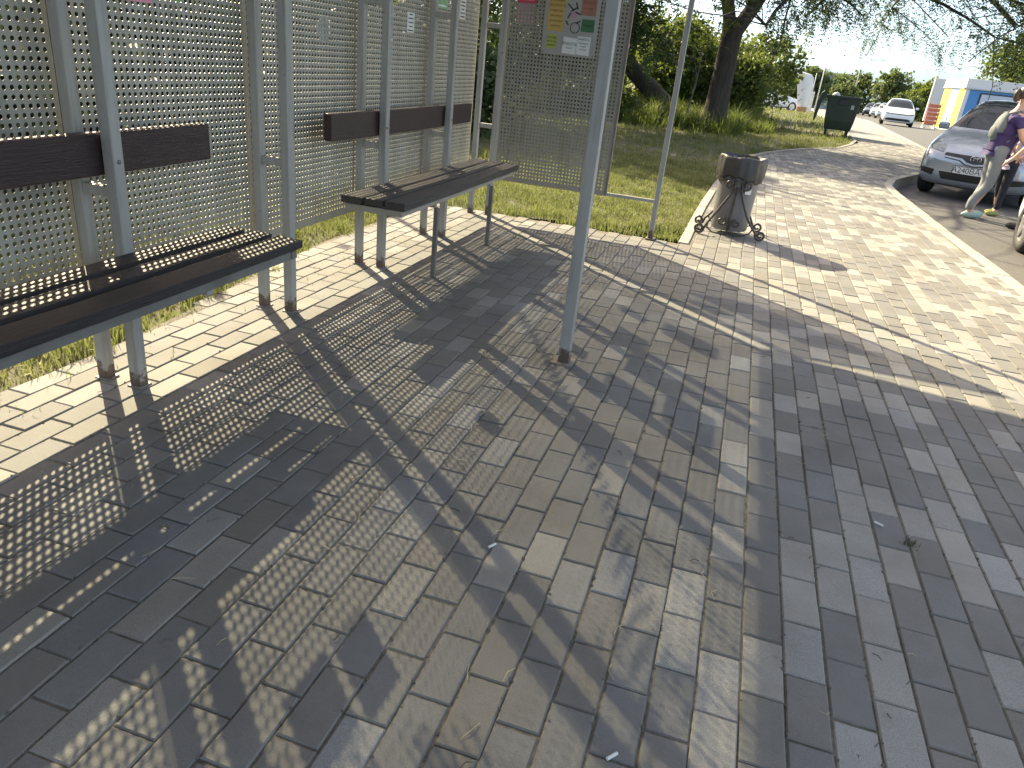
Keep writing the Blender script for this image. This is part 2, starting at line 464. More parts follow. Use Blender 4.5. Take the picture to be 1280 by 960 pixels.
world = bpy.data.worlds.new('World'); scene.world = world; world.use_nodes = True
wn = world.node_tree
for n in list(wn.nodes):
    wn.nodes.remove(n)
wo = wn.nodes.new('ShaderNodeOutputWorld'); bg = wn.nodes.new('ShaderNodeBackground'); sk = wn.nodes.new('ShaderNodeTexSky')
sk.sky_type = 'NISHITA'; sk.sun_disc = False; sk.sun_elevation = SUN_EL
sk.sun_rotation = math.atan2(SUN_H.x, SUN_H.y)
sk.air_density = 1.0; sk.dust_density = 1.2; sk.ozone_density = 0.15; sk.altitude = 60
bg.inputs['Strength'].default_value = 0.15
# sky tint: bluer and dimmer low down, warmed overhead to turn open shade neutral
wtc = wn.nodes.new('ShaderNodeTexCoord'); wsp = wn.nodes.new('ShaderNodeSeparateXYZ')
wn.links.new(wtc.outputs['Generated'], wsp.inputs[0])
wr = wn.nodes.new('ShaderNodeValToRGB')
we = wr.color_ramp.elements; we[0].position = 0.0; we[0].color = (0.23, 0.35, 0.55, 1); we[1].position = 0.75; we[1].color = (1.52, 1.08, 0.76, 1)
wm_ = we.new(0.32); wm_.color = (1.04, 0.89, 0.77, 1)
wn.links.new(wsp.outputs['Z'], wr.inputs[0])
wmx = wn.nodes.new('ShaderNodeMix'); wmx.data_type = 'RGBA'; wmx.blend_type = 'MULTIPLY'; wmx.inputs[0].default_value = 1.0
wn.links.new(sk.outputs[0], wmx.inputs[6]); wn.links.new(wr.outputs[0], wmx.inputs[7])
wn.links.new(wmx.outputs[2], bg.inputs[0]); wn.links.new(bg.outputs[0], wo.inputs[0])
vs = scene.view_settings
scene.display_settings.display_device = 'sRGB'
vs.view_transform = 'Standard'; vs.look = 'None'; vs.exposure = 1.87; vs.gamma = 1.0; vs.use_curve_mapping = False
scene.render.engine = 'CYCLES'
scene.cycles.use_denoising = True
scene.cycles.max_bounces = 8; scene.cycles.transparent_max_bounces = 16
scene.cycles.sample_clamp_indirect = 6.0

# ------------------------------------------------------------------ ground
def zg(y):
    return -0.019 * np.maximum(0.0, np.asarray(y, float) - 42.0)

KERB = [(2.34, -6.0), (2.34, 6.7), (2.29, 8.6), (2.24, 12.8), (2.45, 13.9), (3.1, 15.6), (4.1, 18.2), (4.65, 21.0), (4.85, 24.0), (5.2, 32.0), (5.9, 50.0), (6.6, 66.0), (9.0, 110.0)]
BED = [(-0.37, 6.2), (-0.36, 8.0), (-0.30, 10.6), (0.0, 14.6), (0.5, 16.6), (1.14, 18.2), (2.05, 20.0), (2.85, 23.2), (3.0, 28.0), (3.05, 31.0), (3.3, 47.0), (4.2, 66.0), (6.2, 110.0)]
LEFT = [(-2.33, -6.0), (-2.33, 2.2), (-2.37, 2.7), (-2.43, 3.1), (-2.51, 3.7), (-2.57, 4.4), (-2.58, 6.2)]

def interp(poly, y):
    ys = [p[1] for p in poly]; xs = [p[0] for p in poly]
    return np.interp(y, ys, xs)

def strip(name, ys, xl, xr, z, mat, nx=2):
    ys = np.asarray(ys, float)
    vs, fs = [], []
    for y in ys:
        a, b = float(xl(y)), float(xr(y))
        for k in range(nx):
            x = a + (b - a) * k / (nx - 1)
            vs.append((x, y, float(zg(y)) + z))
    for i in range(len(ys) - 1):
        for k in range(nx - 1):
            q = i * nx + k
            fs.append((q, q + 1, q + nx + 1, q + nx))
    me = bpy.data.meshes.new(name); me.from_pydata(vs, [], fs)
    return obj(name, me, mat)

Yfar = np.concatenate([np.arange(-30, 42, 4.0), np.arange(42, 130, 6.0), np.arange(130, 700, 60.0)])
structure(strip('ground', Yfar, lambda y: -420, lambda y: 420, -0.30, M['field'], 3), 'wide flat ground under everything')
Yl = np.concatenate([np.arange(-20, 42, 1.0), np.arange(42, 130, 4.0)])
structure(strip('lawn', Yl, lambda y: -70, lambda y: (interp(LEFT, y) + 0.1 if y < 6.3 else interp(BED, y) + 0.02), -0.030, M['soil'], 12), 'worn soil and lawn beside the paving')
structure(strip('road', np.concatenate([np.arange(-20, 42, 1.0), np.arange(42, 400, 6.0)]), lambda y: interp(KERB, y) - 0.03, lambda y: 60, -0.16, M['asphalt'], 6), 'grey asphalt road and parking bays')

def poly_pt(poly, s):
    return s

# paving: sand bed + individual bevelled blocks in one surface
def pave_left(y):
    return np.where(y < 6.2, interp(LEFT, y), interp(BED, y) + 0.09)
ysb = np.concatenate([np.arange(-6, 6.2, 0.4), [6.199, 6.201], np.arange(6.4, 27.0, 0.4)])
structure(strip('paving_bed', ysb, lambda y: pave_left(y) - 0.02, lambda y: interp(KERB, y) - 0.05, -0.0048, M['sand'], 2), 'dark sand in the paving joints')

def paving():
    RW, PL = 0.10023, 0.2
    rows = np.arange(-26, 52)
    V = []; tone = []; hue = []
    quads = []
    cnt = 0
    holes = [(-0.6, 3.15)]
    for i in rows:
        xa = -0.1514 + RW * i
        ph = 0.105 if (i % 2 == 1) else 0.005
        for j in np.arange(-30, 130):
            ya = ph + PL * j
            xc, yc = xa + RW / 2, ya + PL / 2
            if yc > 25.5 or yc < -5.5:
                continue
            if xc < pave_left(yc) + (-0.01 if yc < 6.2 else 0.055) or xc > interp(KERB, yc) - 0.11:
                continue
            if yc > 14 and False:
                continue
            V.append((xc, yc)); 
            light = RNG.random()
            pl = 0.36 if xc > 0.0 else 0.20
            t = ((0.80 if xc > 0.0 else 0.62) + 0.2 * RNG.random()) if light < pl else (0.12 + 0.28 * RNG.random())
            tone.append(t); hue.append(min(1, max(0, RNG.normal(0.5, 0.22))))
    V = np.array(V); n = len(V)
    hw = RW / 2 - 0.0023; hl = PL / 2 - 0.0023; c = 0.0036; dz = 0.0034
    far = V[:, 1] > 9
    jz = RNG.normal(0, 0.0011, n); tx = RNG.normal(0, 0.0035, n); ty = RNG.normal(0, 0.0035, n)
    jr = RNG.normal(0, 0.006, n); jx = RNG.normal(0, 0.0007, n); jy = RNG.normal(0, 0.0011, n)
    base = np.array([(-1, -1), (1, -1), (1, 1), (-1, 1)], float)
    out = np.zeros((n, 12, 3))
    for k, (hx, hy, z) in enumerate(((hw - c, hl - c, 0.0), (hw, hl, -dz), (hw, hl, -0.02))):
        px = base[None, :, 0] * hx; py = base[None, :, 1] * hy
        cx = px * np.cos(jr)[:, None] - py * np.sin(jr)[:, None]; cyy = px * np.sin(jr)[:, None] + py * np.cos(jr)[:, None]
        out[:, k * 4:k * 4 + 4, 0] = V[:, 0:1] + cx + jx[:, None]
        out[:, k * 4:k * 4 + 4, 1] = V[:, 1:2] + cyy + jy[:, None]
        out[:, k * 4:k * 4 + 4, 2] = z + jz[:, None] + px * tx[:, None] + py * ty[:, None]
    loc = [(0, 1, 2, 3)]
    for a in range(4):
        b = (a + 1) % 4
        loc.append((4 + a, 4 + b, b, a)); loc.append((8 + a, 8 + b, 4 + b, 4 + a))
    loc = np.array(loc)
    F = (np.arange(n) * 12)[:, None, None] + loc[None]
    me = mesh_np('pavement', out.reshape(-1, 3), [F.reshape(-1, 4)])
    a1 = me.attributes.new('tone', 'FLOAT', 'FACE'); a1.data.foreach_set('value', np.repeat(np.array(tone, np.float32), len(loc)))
    a2 = me.attributes.new('hue', 'FLOAT', 'FACE'); a2.data.foreach_set('value', np.repeat(np.array(hue, np.float32), len(loc)))
    return structure(obj('pavement', me, M['paver']), 'grey concrete block paving of the bus stop')
paving()
structure(strip('path', np.concatenate([np.arange(25.3, 42, 1.0), np.arange(42, 110, 4.0)]), lambda y: interp(BED, y) + 0.05, lambda y: interp(KERB, y) - 0.08, -0.002, M['paver_far'], 2), 'far part of the block paved path')

def kerb_mesh(name, poly, side, width, top, bottom, y0, y1, seg=1.0, gap=0.006):
    """kerb stones laid end to end along poly between y0 and y1; side=-1: width goes to -x"""
    mb = MB()
    ys = list(np.arange(y0, y1, seg)) + [y1]
    for a, b in zip(ys[:-1], ys[1:]):
        b2 = b - gap
        xa, xb = float(interp(poly, a)), float(interp(poly, b2))
        d = Vector((xb - xa, b2 - a)).normalized(); nx = Vector((d.y, -d.x)) * side
        za, zb = float(zg(a)), float(zg(b2))
        j = random.uniform(-0.003, 0.003)
        P = [(xa, a), (xb, b2), (xb + nx.x * width, b2 + nx.y * width), (xa + nx.x * width, a + nx.y * width)]
        zz = [za, zb, zb, za]
        vs = [(p[0], p[1], z + bottom) for p, z in zip(P, zz)] + [(p[0], p[1], z + top + j) for p, z in zip(P, zz)]
        mb.add(vs, [(0, 3, 2, 1), (4, 5, 6, 7), (0, 1, 5, 4), (1, 2, 6, 5), (2, 3, 7, 6), (3, 0, 4, 7)])
    o = mb.build(name, M['kerb'], bevel=0.008, seg=2)
    return o
structure(kerb_mesh('kerb', KERB, -1, 0.12, 0.008, -0.25, -6.0, 26.0, 1.0), 'pale concrete kerb along the parking bays')
structure(kerb_mesh('kerb_far', KERB, -1, 0.12, 0.008, -0.25, 26.0, 100.0, 4.0), 'far run of the pale concrete kerb')
structure(kerb_mesh('lawn_edging', BED, 1, 0.085, 0.010, -0.12, 6.22, 20.0, 1.0), 'narrow concrete edging beside the lawn')
structure(kerb_mesh('lawn_edging_far', BED, 1, 0.085, 0.010, -0.12, 20.0, 46.0, 2.0), 'far run of narrow concrete edging')

# ------------------------------------------------------------------ grass
def blades(name, pts, h, w, mat, lean=0.5, seed=1):
    rng = np.random.default_rng(seed)
    n = len(pts)
    hh = h * rng.uniform(0.45, 1.25, n) if np.isscalar(h) else h * rng.uniform(0.5, 1.2, n)
    pv = np.sin(pts[:, 0] * 5.1 + 2 * np.sin(pts[:, 1] * 3.3)) * np.sin(pts[:, 1] * 4.3 + 1.7 * np.sin(pts[:, 0] * 2.9)) + 0.6 * np.sin(pts[:, 0] * 13 + pts[:, 1] * 9)
    hh = hh * np.clip(0.95 + 0.42 * pv, 0.35, 1.7)
    a = rng.uniform(0, 2 * np.pi, n); b = rng.uniform(0, 2 * np.pi, n)
    ln = rng.uniform(0.1, 1.0, n) * lean
    side = np.stack([np.cos(a), np.sin(a), np.zeros(n)], 1) * (w * rng.uniform(0.6, 1.3, n))[:, None] * 0.5
    ld = np.stack([np.cos(b), np.sin(b), np.zeros(n)], 1)
    up = np.array([0, 0, 1.0])
    mid = pts + up * (hh * 0.55)[:, None] + ld * (hh * ln * 0.3)[:, None]
    tip = pts + up * (hh * (1 - 0.35 * ln))[:, None] + ld * (hh * ln)[:, None]
    V = np.stack([pts - side, pts + side, mid + side * 0.75, mid - side * 0.75, tip], 1).reshape(-1, 3)
    i0 = (np.arange(n) * 5)[:, None]
    return mesh_np(name, V, [i0 + np.array([[0, 1, 2, 3]]), i0 + np.array([[3, 2, 4]])])

def grass_points(n, x0, x1, y0, y1, inside, rng, clump=0.6):
    P = np.zeros((0, 2))
    nc = max(4, n // 40)
    cx = np.stack([rng.uniform(x0, x1, nc), rng.uniform(y0, y1, nc)], 1)
    m = int(n * clump)
    A = cx[rng.integers(0, nc, m)] + rng.normal(0, 0.055 * (1 + (y1 - y0) / 25), (m, 2))
    B = np.stack([rng.uniform(x0, x1, n - m), rng.uniform(y0, y1, n - m)], 1)
    P = np.concatenate([A, B])
    return P[inside(P)]

def lawn_inside(P):
    x, y = P[:, 0], P[:, 1]
    lim = np.where(y < 6.18, interp(LEFT, y), np.where(y < 6.28, -3, interp(BED, y)))
    edge = 0.05 * np.sin(y * 9) * np.sin(y * 3.7 + 1) + 0.03 * np.sin(y * 23)
    k = x < lim + np.where(y < 6.2, edge, -0.01 + 0.012 * np.sin(y * 31))
    k &= ~((y > 6.1) & (y < 6.28 + 0.05 * np.sin(x * 7) + 0.03 * np.sin(x * 19)) & (x > -2.65))
    return k
rng = np.random.default_rng(5)
def add_grass(name, n, x0, x1, y0, y1, h, w, label, seed, mat='grass', clump=0.6, lean=0.7):
    P = grass_points(n, x0, x1, y0, y1, lawn_inside, rng, clump)
    pts = np.concatenate([P, (zg(P[:, 1]) - 0.03)[:, None]], 1)
    o = obj(name, blades(name, pts, h, w, M[mat], lean, seed), M[mat])
    tag(o, label, 'grass', kind='stuff')
    return o
add_grass('grass', 46000, -4.6, -2.2, 0.6, 6.3, 0.085, 0.007, 'sunlit short grass growing in a strip behind the perforated wall', 1)
add_grass('grass', 52000, -2.8, -0.3, 6.2, 12.5, 0.065, 0.007, 'bright short lawn between the shelter end and the litter bin', 2)
add_grass('grass', 16000, -8.5, -2.7, 6.0, 14.5, 0.11, 0.010, 'rough grass in the shade behind the shelter', 3)
add_grass('grass', 42000, -7.0, 2.9, 12.0, 25.0, 0.10, 0.012, 'mown dry lawn around the tree and green container', 4)
add_grass('grass', 16000, -9.0, 3.2, 25.0, 46.0, 0.14, 0.024, 'far lawn strip beyond the green container', 5)
add_grass('weeds', 9000, -6.0, -0.2, 19.3, 22.6, 0.55, 0.022, 'tall bright weeds round the foot of the trees', 6, 'weed', 0.8, 0.9)
add_grass('weeds', 5000, -0.9, 0.6, 22.0, 26.0, 0.42, 0.022, 'tall green weeds under the leafy shrubs', 7, 'weed', 0.8, 0.9)

rng = np.random.default_rng(15)
Pd = grass_points(5200, -3.2, -0.35, 6.25, 12.5, lawn_inside, rng, 0.7)
tag(obj('dry_grass', blades('dry_grass', np.concatenate([Pd, np.full((len(Pd), 1), -0.025)], 1), 0.055, 0.006, None, 1.6, 21), M['straw']), 'dry straw coloured blades matted through the bright lawn', 'dry grass', kind='stuff')
Pd = grass_points(2000, -4.2, -2.3, 0.8, 6.2, lawn_inside, rng, 0.7)
tag(obj('dry_grass', blades('dry_grass', np.concatenate([Pd, np.full((len(Pd), 1), -0.025)], 1), 0.055, 0.005, None, 1.6, 22), M['straw']), 'dry straw coloured blades matted through the strip behind the wall', 'dry grass', kind='stuff')

# ------------------------------------------------------------------ trees
def rot_about(v, axis, a):
    return Matrix.Rotation(a, 3, axis) @ v

def grow(mb, p, d, length, r, level, maxlevel, tips, rnd, droop=0.0, spread=0.6, nseg=4, kids=3):
    pts = [p.copy()]; rs = [r]
    cur = p.copy(); dd = d.normalized()
    for i in range(nseg):
        dd = (dd + Vector((rnd.gauss(0, 0.13), rnd.gauss(0, 0.13), rnd.gauss(0, 0.10) - droop * (i + 1) / nseg))).normalized()
        cur = cur + dd * (length / nseg)
        pts.append(cur.copy()); rs.append(r * (1 - 0.45 * (i + 1) / nseg))
        if level >= 1:
            tips.append((cur.copy(), dd.copy(), level))
    mb.tube(pts, rs, 7 if level < 2 else 4, cap=False)
    if level < maxlevel:
        for k in range(kids):
            t = rnd.uniform(0.35, 1.0)
            i = min(nseg, max(1, int(t * nseg + 0.5)))
            ax = dd.orthogonal().normalized()
            ax = rot_about(ax, dd, rnd.uniform(0, 2 * math.pi))
            nd = rot_about(dd, ax, rnd.uniform(0.5, 1.1) * spread * 1.5)
            nd.z = max(nd.z, -0.12 if level == 0 else -0.35); nd.normalize()
            grow(mb, pts[i], nd, length * rnd.uniform(0.55, 0.8), rs[i] * 0.62, level + 1, maxlevel, tips, rnd, droop, spread, max(3, nseg - 1), kids)
    else:
        tips.append((cur.copy(), dd.copy(), level + 1))

def unit(v):
    return v / np.maximum(1e-9, np.linalg.norm(v, axis=-1, keepdims=True))

def sprays(name, P, D, L, K, ll, lw, droop, rng):
    """pinnate leaf sprays: M rachises with K pairs of leaflets each"""
    m = len(P)
    D = unit(D)
    up = np.array([0, 0, 1.0])
    S = unit(np.cross(D, up) + rng.normal(0, 0.25, (m, 3)))
    Nn = unit(np.cross(S, D))
    Ls = L * rng.uniform(0.6, 1.25, m)
    t = (np.arange(K) + 0.6) / K
    C = P[:, None, :] + D[:, None, :] * (Ls[:, None] * t[None])[..., None]
    C[..., 2] -= droop * Ls[:, None] * (t ** 2)[None]
    out = []
    for s in (-1, 1):
        ld = unit(S[:, None, :] * s + D[:, None, :] * 0.45 + Nn[:, None, :] * rng.normal(0, 0.25, (m, K, 1)) + rng.normal(0, 0.15, (m, K, 3)) - up * 0.15)
        wd = unit(np.cross(ld, Nn[:, None, :] + rng.normal(0, 0.35, (m, K, 3))))
        le = (ll * rng.uniform(0.7, 1.2, (m, K)))[..., None]; we = lw * 0.5
        a = C; b = C + ld * le * 0.5 + wd * we; c = C + ld * le; d = C + ld * le * 0.5 - wd * we
        out.append(np.stack([a, b, c, d], 2).reshape(-1, 3))
    V = np.concatenate(out)
    F = np.arange(len(V)).reshape(-1, 4)
    return mesh_np(name, V, [F])

def leaf_cloud(name, P, size, rng, flat=0.3):
    n = len(P)
    d = unit(rng.normal(0, 1, (n, 3)) - np.array([0, 0, 0.35]))
    q = unit(np.cross(d, rng.normal(0, 1, (n, 3))))
    s = (size * rng.uniform(0.55, 1.3, n))[:, None]
    V = np.stack([P, P + d * s * 0.5 + q * s * 0.36, P + d * s, P + d * s * 0.5 - q * s * 0.36], 1).reshape(-1, 3)
    return mesh_np(name, V, [np.arange(4 * n).reshape(-1, 4)])

def tips_arrays(tips, minlevel):
    P = np.array([t[0][:] for t in tips if t[2] >= minlevel]); D = np.array([t[1][:] for t in tips if t[2] >= minlevel])
    return P, D

def locust_tree(name, label, loc, seed, trunk, limbs, leafmat, nspr=2200, spr_len=0.42, K=8, ll=0.075, lw=0.036, droop=0.5, maxlevel=3, kids=3, bark='bark', spread=0.6, group=None, scatter=0.28, keep=None):
    rnd = random.Random(seed); rg = np.random.default_rng(seed)
    t = thing(name, label, 'tree', loc, 0, group)
    mb = MB(); tips = []
    pts, rs = trunk
    mb.tube([Vector(p) for p in pts], rs, 14, cap=False)
    for (p, d, ln, r) in limbs:
        grow(mb, Vector(p), Vector(d), ln, r, 0, maxlevel, tips, rnd, droop * 0.10, spread, 5, kids)
    tr = mb.build('trunk', M[bark], t, smooth=True)
    P, D = tips_arrays(tips, 1)
    idx = rg.integers(0, len(P), nspr)
    PP = P[idx] + rg.normal(0, scatter, (nspr, 3)); DD = unit(D[idx] + rg.normal(0, 0.75, (nspr, 3)))
    if keep is not None:
        k = keep(PP); PP, DD = PP[k], DD[k]
    obj('crown', sprays('crown', PP, DD, spr_len, K, ll, lw, droop, rg), M[leafmat], t)
    return t

def shrub(name, label, loc, seed, lobes, n, size, mat, cat='shrub', group=None, stems=6):
    """bushy plant: lobes = list of (cx,cy,cz,rx,ry,rz); leaves fill clumps on and inside the lobes"""
    rg = np.random.default_rng(seed); rnd = random.Random(seed)
    t = thing(name, label, cat, loc, 0, group)
    allP = []
    mb = MB()
    tot = sum(l[3] * l[4] * l[5] for l in lobes)
    for l in lobes:
        c = np.array(l[:3]); r = np.array(l[3:])
        m = int(n * (l[3] * l[4] * l[5]) / tot)
        ncl = max(8, m // 26)
        u = unit(rg.normal(0, 1, (ncl, 3))) * (rg.uniform(0.25, 1.0, (ncl, 1)) ** 0.5)
        cl = c + u * r
        cl = cl[cl[:, 2] > 0.03]
        cs = rg.uniform(0.07, 0.2, len(cl)) * r.mean()
        k = rg.integers(0, len(cl), m)
        allP.append(cl[k] + rg.normal(0, 1, (m, 3)) * cs[k][:, None])
        for q in cl[rg.integers(0, len(cl), stems)]:
            b = Vector((c[0] * 0.3 + rnd.gauss(0, 0.1), c[1] * 0.3 + rnd.gauss(0, 0.1), -0.05)); e = Vector(q)
            mid = (b + e) / 2 + Vector((rnd.gauss(0, 0.12), rnd.gauss(0, 0.12), 0.15))
            mb.tube([b, mid, e], [0.035, 0.022, 0.007], 5, cap=False)
    P = np.concatenate(allP); P = P[P[:, 2] > 0.02]
    obj('crown', leaf_cloud('crown', P, size, rg), M[mat], t)
    mb.build('trunk', M['bark'], t, smooth=True)
    return t

# the big locust right of the shelter, trunk forking under a drooping crown
locust_tree('tree', 'tall dark-trunked tree forking above the lawn beside the green container', (-0.95, 20.6, -0.03), 3,
    ([(0, 0, -0.2), (-0.01, 0, 0.1), (0.02, 0, 0.6), (0.03, 0, 1.4), (0.04, -0.02, 2.1), (0.05, -0.03, 2.5)], [0.44, 0.36, 0.29, 0.26, 0.25, 0.27]),
    [((0.0, 0, 2.3), (-0.28, -0.15, 1.0), 3.2, 0.17), ((0.1, 0, 2.3), (0.50, -0.05, 1.0), 3.3, 0.19),
     ((0.75, -0.1, 3.4), (1.0, -0.12, 0.26), 4.6, 0.12), ((0.6, -0.2, 3.2), (0.9, -0.6, 0.30), 4.2, 0.11), ((0.3, -0.1, 3.0), (0.35, -1.0, 0.42), 4.0, 0.11), ((0.7, 0.1, 3.35), (1.0, 0.5, 0.22), 5.2, 0.10),
     ((-0.2, 0, 3.0), (-1.0, -0.3, 0.36), 4.0, 0.10), ((-0.1, 0, 3.2), (-0.5, -1.0, 0.45), 4.0, 0.10), ((0.2, 0.1, 3.2), (0.5, 1.0, 0.5), 3.5, 0.10), ((1.0, -0.3, 3.8), (1.0, 0.2, 0.22), 5.6, 0.09)],
    'leaf_locust', nspr=15000, spr_len=0.36, K=9, ll=0.072, lw=0.031, droop=0.8, maxlevel=2, kids=4, scatter=0.28,
    keep=lambda P: (P[:, 2] > 1.75 + 0.052 * (P[:, 1] + 20.6) - 0.35 + 0.25 * np.sin(P[:, 0] * 3.1)) & ((np.abs(P[:, 0] - 0.1) > 0.75) | (P[:, 2] > 3.0)) & (20.6 + P[:, 1] - 1.04 * P[:, 2] > 12.6))
# leaning trunk left of it
locust_tree('tree', 'dark tree whose thick trunk leans far to the left over the weeds', (-1.95, 22.2, -0.03), 8,
    ([(0.1, 0, -0.2), (0, 0, 0.1), (-0.6, 0.0, 0.55), (-1.5, 0.05, 1.25), (-2.4, 0.1, 2.2)], [0.36, 0.31, 0.26, 0.23, 0.19]),
    [((-2.3, 0.1, 2.1), (-0.5, -0.2, 1.0), 3.2, 0.13), ((-1.6, 0.05, 1.35), (0.1, -0.3, 1.0), 3.4, 0.11), ((-2.4, 0.1, 2.2), (-1.0, 0.3, 0.6), 3.2, 0.12), ((-2.0, 0.1, 1.8), (-0.2, -1.0, 0.8), 3.0, 0.10)],
    'leaf_dark', nspr=3600, spr_len=0.40, K=7, ll=0.09, lw=0.048, droop=0.5, maxlevel=2, kids=4, scatter=0.35)
# slim pale sapling beside the big trunk
locust_tree('sapling', 'slim pale sapling standing close left of the dark forked trunk', (-1.62, 20.3, -0.03), 18,
    ([(0, 0, -0.1), (0.02, 0, 0.5), (0.10, 0, 1.1), (0.12, 0, 1.9)], [0.035, 0.028, 0.022, 0.014]),
    [((0.1, 0, 1.2), (-0.4, -0.2, 1.0), 1.0, 0.012), ((0.12, 0, 1.8), (0.1, 0, 1.0), 1.0, 0.012)],
    'leaf_shrub', nspr=120, spr_len=0.3, K=6, ll=0.07, lw=0.035, droop=0.4, maxlevel=1, kids=3, bark='bark_pale')
# big shade tree to the left (its crown shades the lawn and path)
locust_tree('tree', 'broad dark tree behind the shelter shading the lawn', (-8.2, 18.6, -0.03), 12,
    ([(0, 0, -0.2), (0, 0, 0.8), (0.1, 0, 2.0), (0.2, 0, 3.4)], [0.34, 0.27, 0.24, 0.22]),
    [((0.2, 0, 3.2), (0.5, -0.3, 1.0), 3.6, 0.16), ((0.1, 0, 2.8), (1.0, -0.1, 0.7), 4.0, 0.13), ((0.1, 0, 2.6), (-0.8, 0.2, 0.9), 3.4, 0.13), ((0.2, 0, 3.4), (-0.1, 0.2, 1.0), 3.4, 0.15), ((0.1, 0, 3.0), (0.5, -1.0, 0.8), 3.2, 0.12), ((0.1, 0, 3.0), (0.6, 0.9, 0.8), 3.6, 0.12)],
    'leaf_dark', nspr=4200, spr_len=0.45, K=7, ll=0.11, lw=0.058, droop=0.5, maxlevel=2, kids=4, scatter=0.4,
    keep=lambda P: ~((P[:, 0] - 8.2 + 1.145 * P[:, 2] > 0.2) & (P[:, 1] + 18.6 - 1.04 * P[:, 2] < 13.2)) & (P[:, 1] + 18.6 - 1.04 * P[:, 2] > 9.8))
# young tree close behind the wall: its leaves throw the blobby shade on the near paving
locust_tree('sapling', 'young leafy tree leaning over behind the perforated wall', (-5.2, 7.81, -0.03), 21,
    ([(0, 0, -0.1), (0.0, 0, 0.8), (0.0, 0, 1.8), (0.0, 0.0, 2.7), (0.02, -0.05, 3.45), (0.40, -0.95, 3.65), (0.72, -1.85, 3.78), (0.95, -2.6, 3.90)], [0.06, 0.045, 0.036, 0.026, 0.019, 0.015, 0.012, 0.010]),
    [((0.95, -2.6, 3.90), (0.4, -0.9, 0.35), 1.0, 0.012), ((0.72, -1.85, 3.78), (0.8, -0.4, 0.6), 0.9, 0.012), ((0.76, -2.0, 3.8), (-0.2, -0.9, 0.6), 1.0, 0.012), ((0.88, -2.4, 3.86), (0.9, -0.5, 0.25), 0.9, 0.012)],
    'leaf_shrub', nspr=105, spr_len=0.28, K=4, ll=0.10, lw=0.06, droop=0.4, maxlevel=1, kids=3, scatter=0.13, keep=lambda P: P[:, 2] > 1.66 + (-2.196 - (P[:, 0] - 5.2)) * 0.873)

# shrubs right of the trees and behind
G1 = 'leafy shrubs behind the lawn'
shrub('shrub', 'bright loose shrub right of the dark forked trunk, in front of parked white cars', (-0.9, 26.0, -0.03), 31, [(0, 0, 0.9, 1.1, 1.0, 0.9), (-0.7, 0.6, 1.5, 1.0, 1.0, 0.9), (0.6, 0.8, 1.55, 0.65, 0.9, 0.55)], 11000, 0.13, 'leaf_bright', group=G1)
shrub('shrub', 'tall shrub seen between the leaning trunk and the forked trunk', (-2.9, 25.6, -0.03), 32, [(0, 0, 1.0, 1.2, 1.0, 1.0), (0.3, 0.2, 2.0, 1.0, 0.9, 0.8)], 11000, 0.14, 'leaf_shrub', group=G1)
shrub('shrub', 'low bright bush left of the leaning trunk beside the shelter end', (-4.5, 20.4, -0.03), 33, [(0, 0, 0.45, 1.1, 0.9, 0.55), (0.9, 0.3, 0.35, 0.8, 0.7, 0.4)], 8000, 0.10, 'leaf_bright', group=G1)
shrub('shrub', 'dense dark shrub farther left behind the end panel', (-6.4, 24.0, -0.03), 34, [(0, 0, 1.2, 1.7, 1.3, 1.3), (0.5, 0.2, 2.3, 1.3, 1.2, 1.0)], 10000, 0.15, 'leaf_dark', group=G1)
shrub('shrub', 'big green shrub mass behind the forked trunk', (-1.6, 31.0, -0.03), 35, [(0, 0, 1.3, 1.9, 1.6, 1.3), (1.6, 0.8, 1.6, 1.5, 1.4, 1.3), (-1.7, 0.5, 1.8, 1.6, 1.4, 1.4)], 13000, 0.17, 'leaf_bright', group=G1)
shrub('shrub', 'dark green shrub mass behind the leaning trunk', (-7.0, 31.0, -0.03), 36, [(0, 0, 1.5, 2.2, 1.6, 1.6), (1.7, 0.4, 2.3, 1.6, 1.4, 1.4)], 12000, 0.17, 'leaf_shrub', group=G1)
# bank of bushes behind the perforated wall
G2 = 'bushes behind the perforated wall'
spots = [(-5.6, 1.2, 1.25, 'leaf_shaded', 'nearest bush behind the perforated wall'), (-5.9, 3.6, 1.35, 'leaf_shaded', 'second bush behind the perforated wall'), (-6.4, 6.6, 1.3, 'leaf_shaded', 'third bush behind the perforated wall, left of the sapling'),
         (-6.0, 9.6, 1.2, 'leaf_shaded', 'fourth bush behind the perforated wall, past the shelter corner'), (-5.2, 12.6, 1.1, 'leaf_shaded', 'farthest bush behind the perforated wall, in the shelter corner gap')]
for i, (x, y, s, mt, lb) in enumerate(spots):
    shrub('bush', lb, (x, y, -0.03), 50 + i, [(0, 0, 0.75 * s, 1.2 * s, 1.5 * s, 0.85 * s), (-0.9 * s, 0.3, 1.15 * s, 1.1 * s, 1.3 * s, 0.95 * s)], 12000, 0.13, mt, 'bush', G2)
G3 = 'tall trees far behind the wall'
